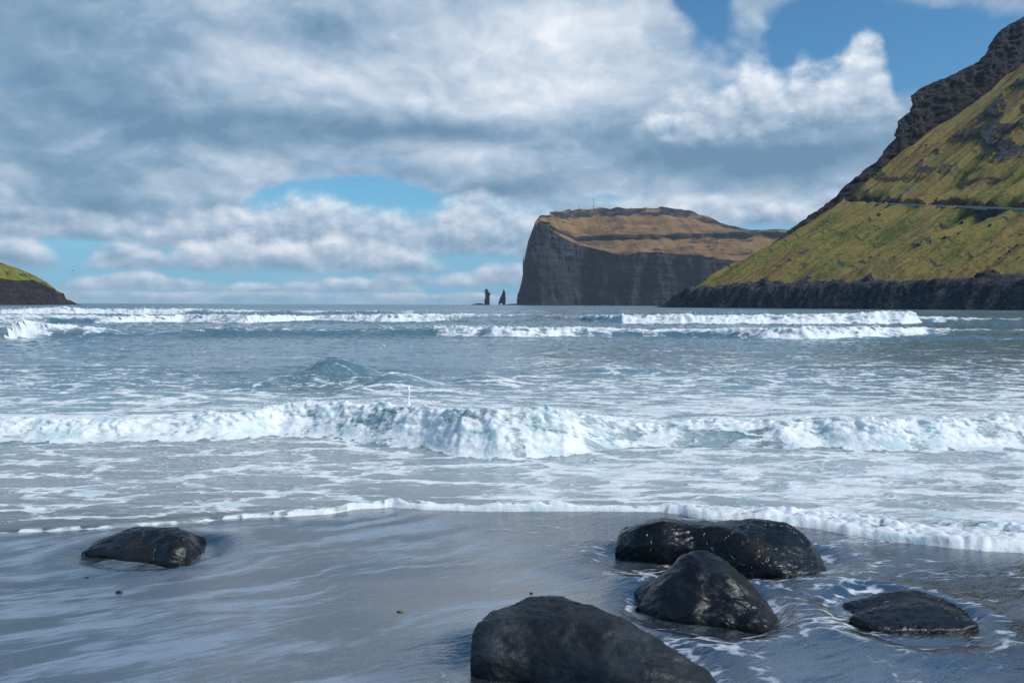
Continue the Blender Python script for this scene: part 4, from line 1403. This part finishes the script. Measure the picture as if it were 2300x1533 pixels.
# ------------------------------------------------------------------ sea bird over the point
M_BIRD = plain("bird_dark", (.03, .03, .033), .7)
bp = at(163, 608, 160)
bird = empty("seabird", bp)
tag(bird, "small dark seabird gliding above the grassy point", "bird")
th = np.linspace(0, 2 * np.pi, 10, endpoint=False); tt = np.linspace(0, 1, 9)
rr = .055 * np.sin(np.pi * np.clip(tt, .04, .96)) ** .7
body = grid_mesh("body", (tt[:, None] * .42 - .2) + 0 * th, rr[:, None] * np.cos(th), rr[:, None] * np.sin(th), M_BIRD, wrap=True)
body.parent = bird
for sgn in (-1, 1):
    V = [(.07, 0, .02), (-.06, 0, .02), (.10, sgn * .22, .11), (-.04, sgn * .22, .11), (.0, sgn * .52, .05), (-.05, sgn * .52, .05), (.07, 0, .035), (-.06, 0, .03), (.10, sgn * .22, .122), (-.04, sgn * .22, .12)]
    poly_mesh("wing", V, [(0, 1, 3, 2), (2, 3, 5, 4), (6, 8, 9, 7), (8, 4, 5, 9)], M_BIRD, bird)
bird.rotation_euler = (0, .1, 1.3)

# ------------------------------------------------------------------ spray thrown up by the breakers
def make_spray_material():
    mt, n, bs = material("white_spray")
    n.put(bs.inputs['Base Color'], n.ramp(n.noise(n.pos(), 9.0, 3.0, .6), [(.3, (.72, .76, .78)), (.7, (.85, .87, .88))]))
    bs.inputs['Roughness'].default_value = .4
    return mt


M_SPRAY = make_spray_material()
OCT = np.array([(1, 0, 0), (-1, 0, 0), (0, 1, 0), (0, -1, 0), (0, 0, 1), (0, 0, -1)], float)
OCF = [(0, 2, 4), (2, 1, 4), (1, 3, 4), (3, 0, 4), (2, 0, 5), (1, 2, 5), (3, 1, 5), (0, 3, 5)]


def spray():
    rs = np.random.RandomState(11)
    V, F = [], []
    nr, nc = SX.shape
    inn = np.abs(SX / SY) < .68
    gz = np.gradient(SZ, axis=0)
    for (ya, yb_, cnt, size, lift) in ((9.0, 13.0, 6500, .0042, .10), (45, 51, 1500, .016, .15), (76, 90, 1500, .026, .25), (122, 140, 800, .04, .3)):
        cand = np.argwhere(inn & (SY > ya) & (SY < yb_) & (SF > .85) & (SZ > .30))
        if len(cand) == 0:
            continue
        pick = cand[rs.randint(0, len(cand), cnt)]
        for i, j in pick:
            c = np.array([SX[i, j], SY[i, j], SZ[i, j]]) + rs.normal(0, size * 2, 3) + np.array([0, -lift * .2, abs(rs.normal(0, lift * .45))])
            r = size * rs.lognormal(-.3, .5)
            o = len(V)
            V.extend(c + OCT * r * np.array([1, 1, rs.uniform(.8, 1.6)]))
            F.extend(tuple(k + o for k in f) for f in OCF)
    ob = poly_mesh("sea_spray", V, F, M_SPRAY, smooth=True)
    return tag(ob, "fine white spray over the breaking waves", kind='stuff')


spray()

# jet of water leaping from the crest
def spout():
    a = flat_hit(917, 1004)
    Y = float(a[1]) + 1.0
    prof = [(868, 915.6, 919.2), (870, 914.5, 920.2), (874, 914.5, 920.3), (879, 915.8, 920.2), (884, 916.4, 920.0), (890, 916.6, 919.8), (900, 915.5, 920.6), (912, 912, 923), (935, 905, 930)]
    py = np.array([p[0] for p in prof], float)
    n, m = 60, 20
    yy = np.linspace(py[0], py[-1], n)
    L = np.interp(yy, py, [p[1] for p in prof]); Rr = np.interp(yy, py, [p[2] for p in prof])
    th = np.linspace(0, 2 * np.pi, m, endpoint=False)
    X = np.zeros((n, m)); Yg = X.copy(); Z = X.copy()
    for i in range(n):
        p = at(L[i], yy[i], Y); q = at(Rr[i], yy[i], Y); c = (p + q) / 2; h = (q[0] - p[0]) / 2
        k = 1 + .3 * perlin(np.cos(th) * 1.2, np.sin(th) * 1.2 + i * .21, 6)
        X[i] = c[0] + .004 * math.sin(i * .16) + h * np.cos(th) * k; Yg[i] = Y + min(h, .09) * np.sin(th) * k; Z[i] = c[2]
    ob = grid_mesh("water_jet", X, Yg, Z, M_SPRAY, wrap=True)
    return tag(ob, "thin white jet of water leaping from the main breaker", "splash")


spout()

# ------------------------------------------------------------------ sea air
def haze():
    v, f = box_vf((0, 4590, 210), (9300, 0, 0), (0, 4640, 0), (0, 0, 225))
    mt = bpy.data.materials.new("sea_haze")
    mt.use_nodes = True
    nt = mt.node_tree
    nt.nodes.clear()
    out = nt.nodes.new('ShaderNodeOutputMaterial')
    pv_ = nt.nodes.new('ShaderNodeVolumePrincipled')
    pv_.inputs['Color'].default_value = (.72, .86, 1.0, 1)
    pv_.inputs['Density'].default_value = 0.000045
    pv_.inputs['Anisotropy'].default_value = 0.0
    nt.links.new(pv_.outputs[0], out.inputs['Volume'])
    ob = poly_mesh("haze", v, f, mt)
    return tag(ob, "thin blue sea haze over the whole bay", kind='stuff')


haze()
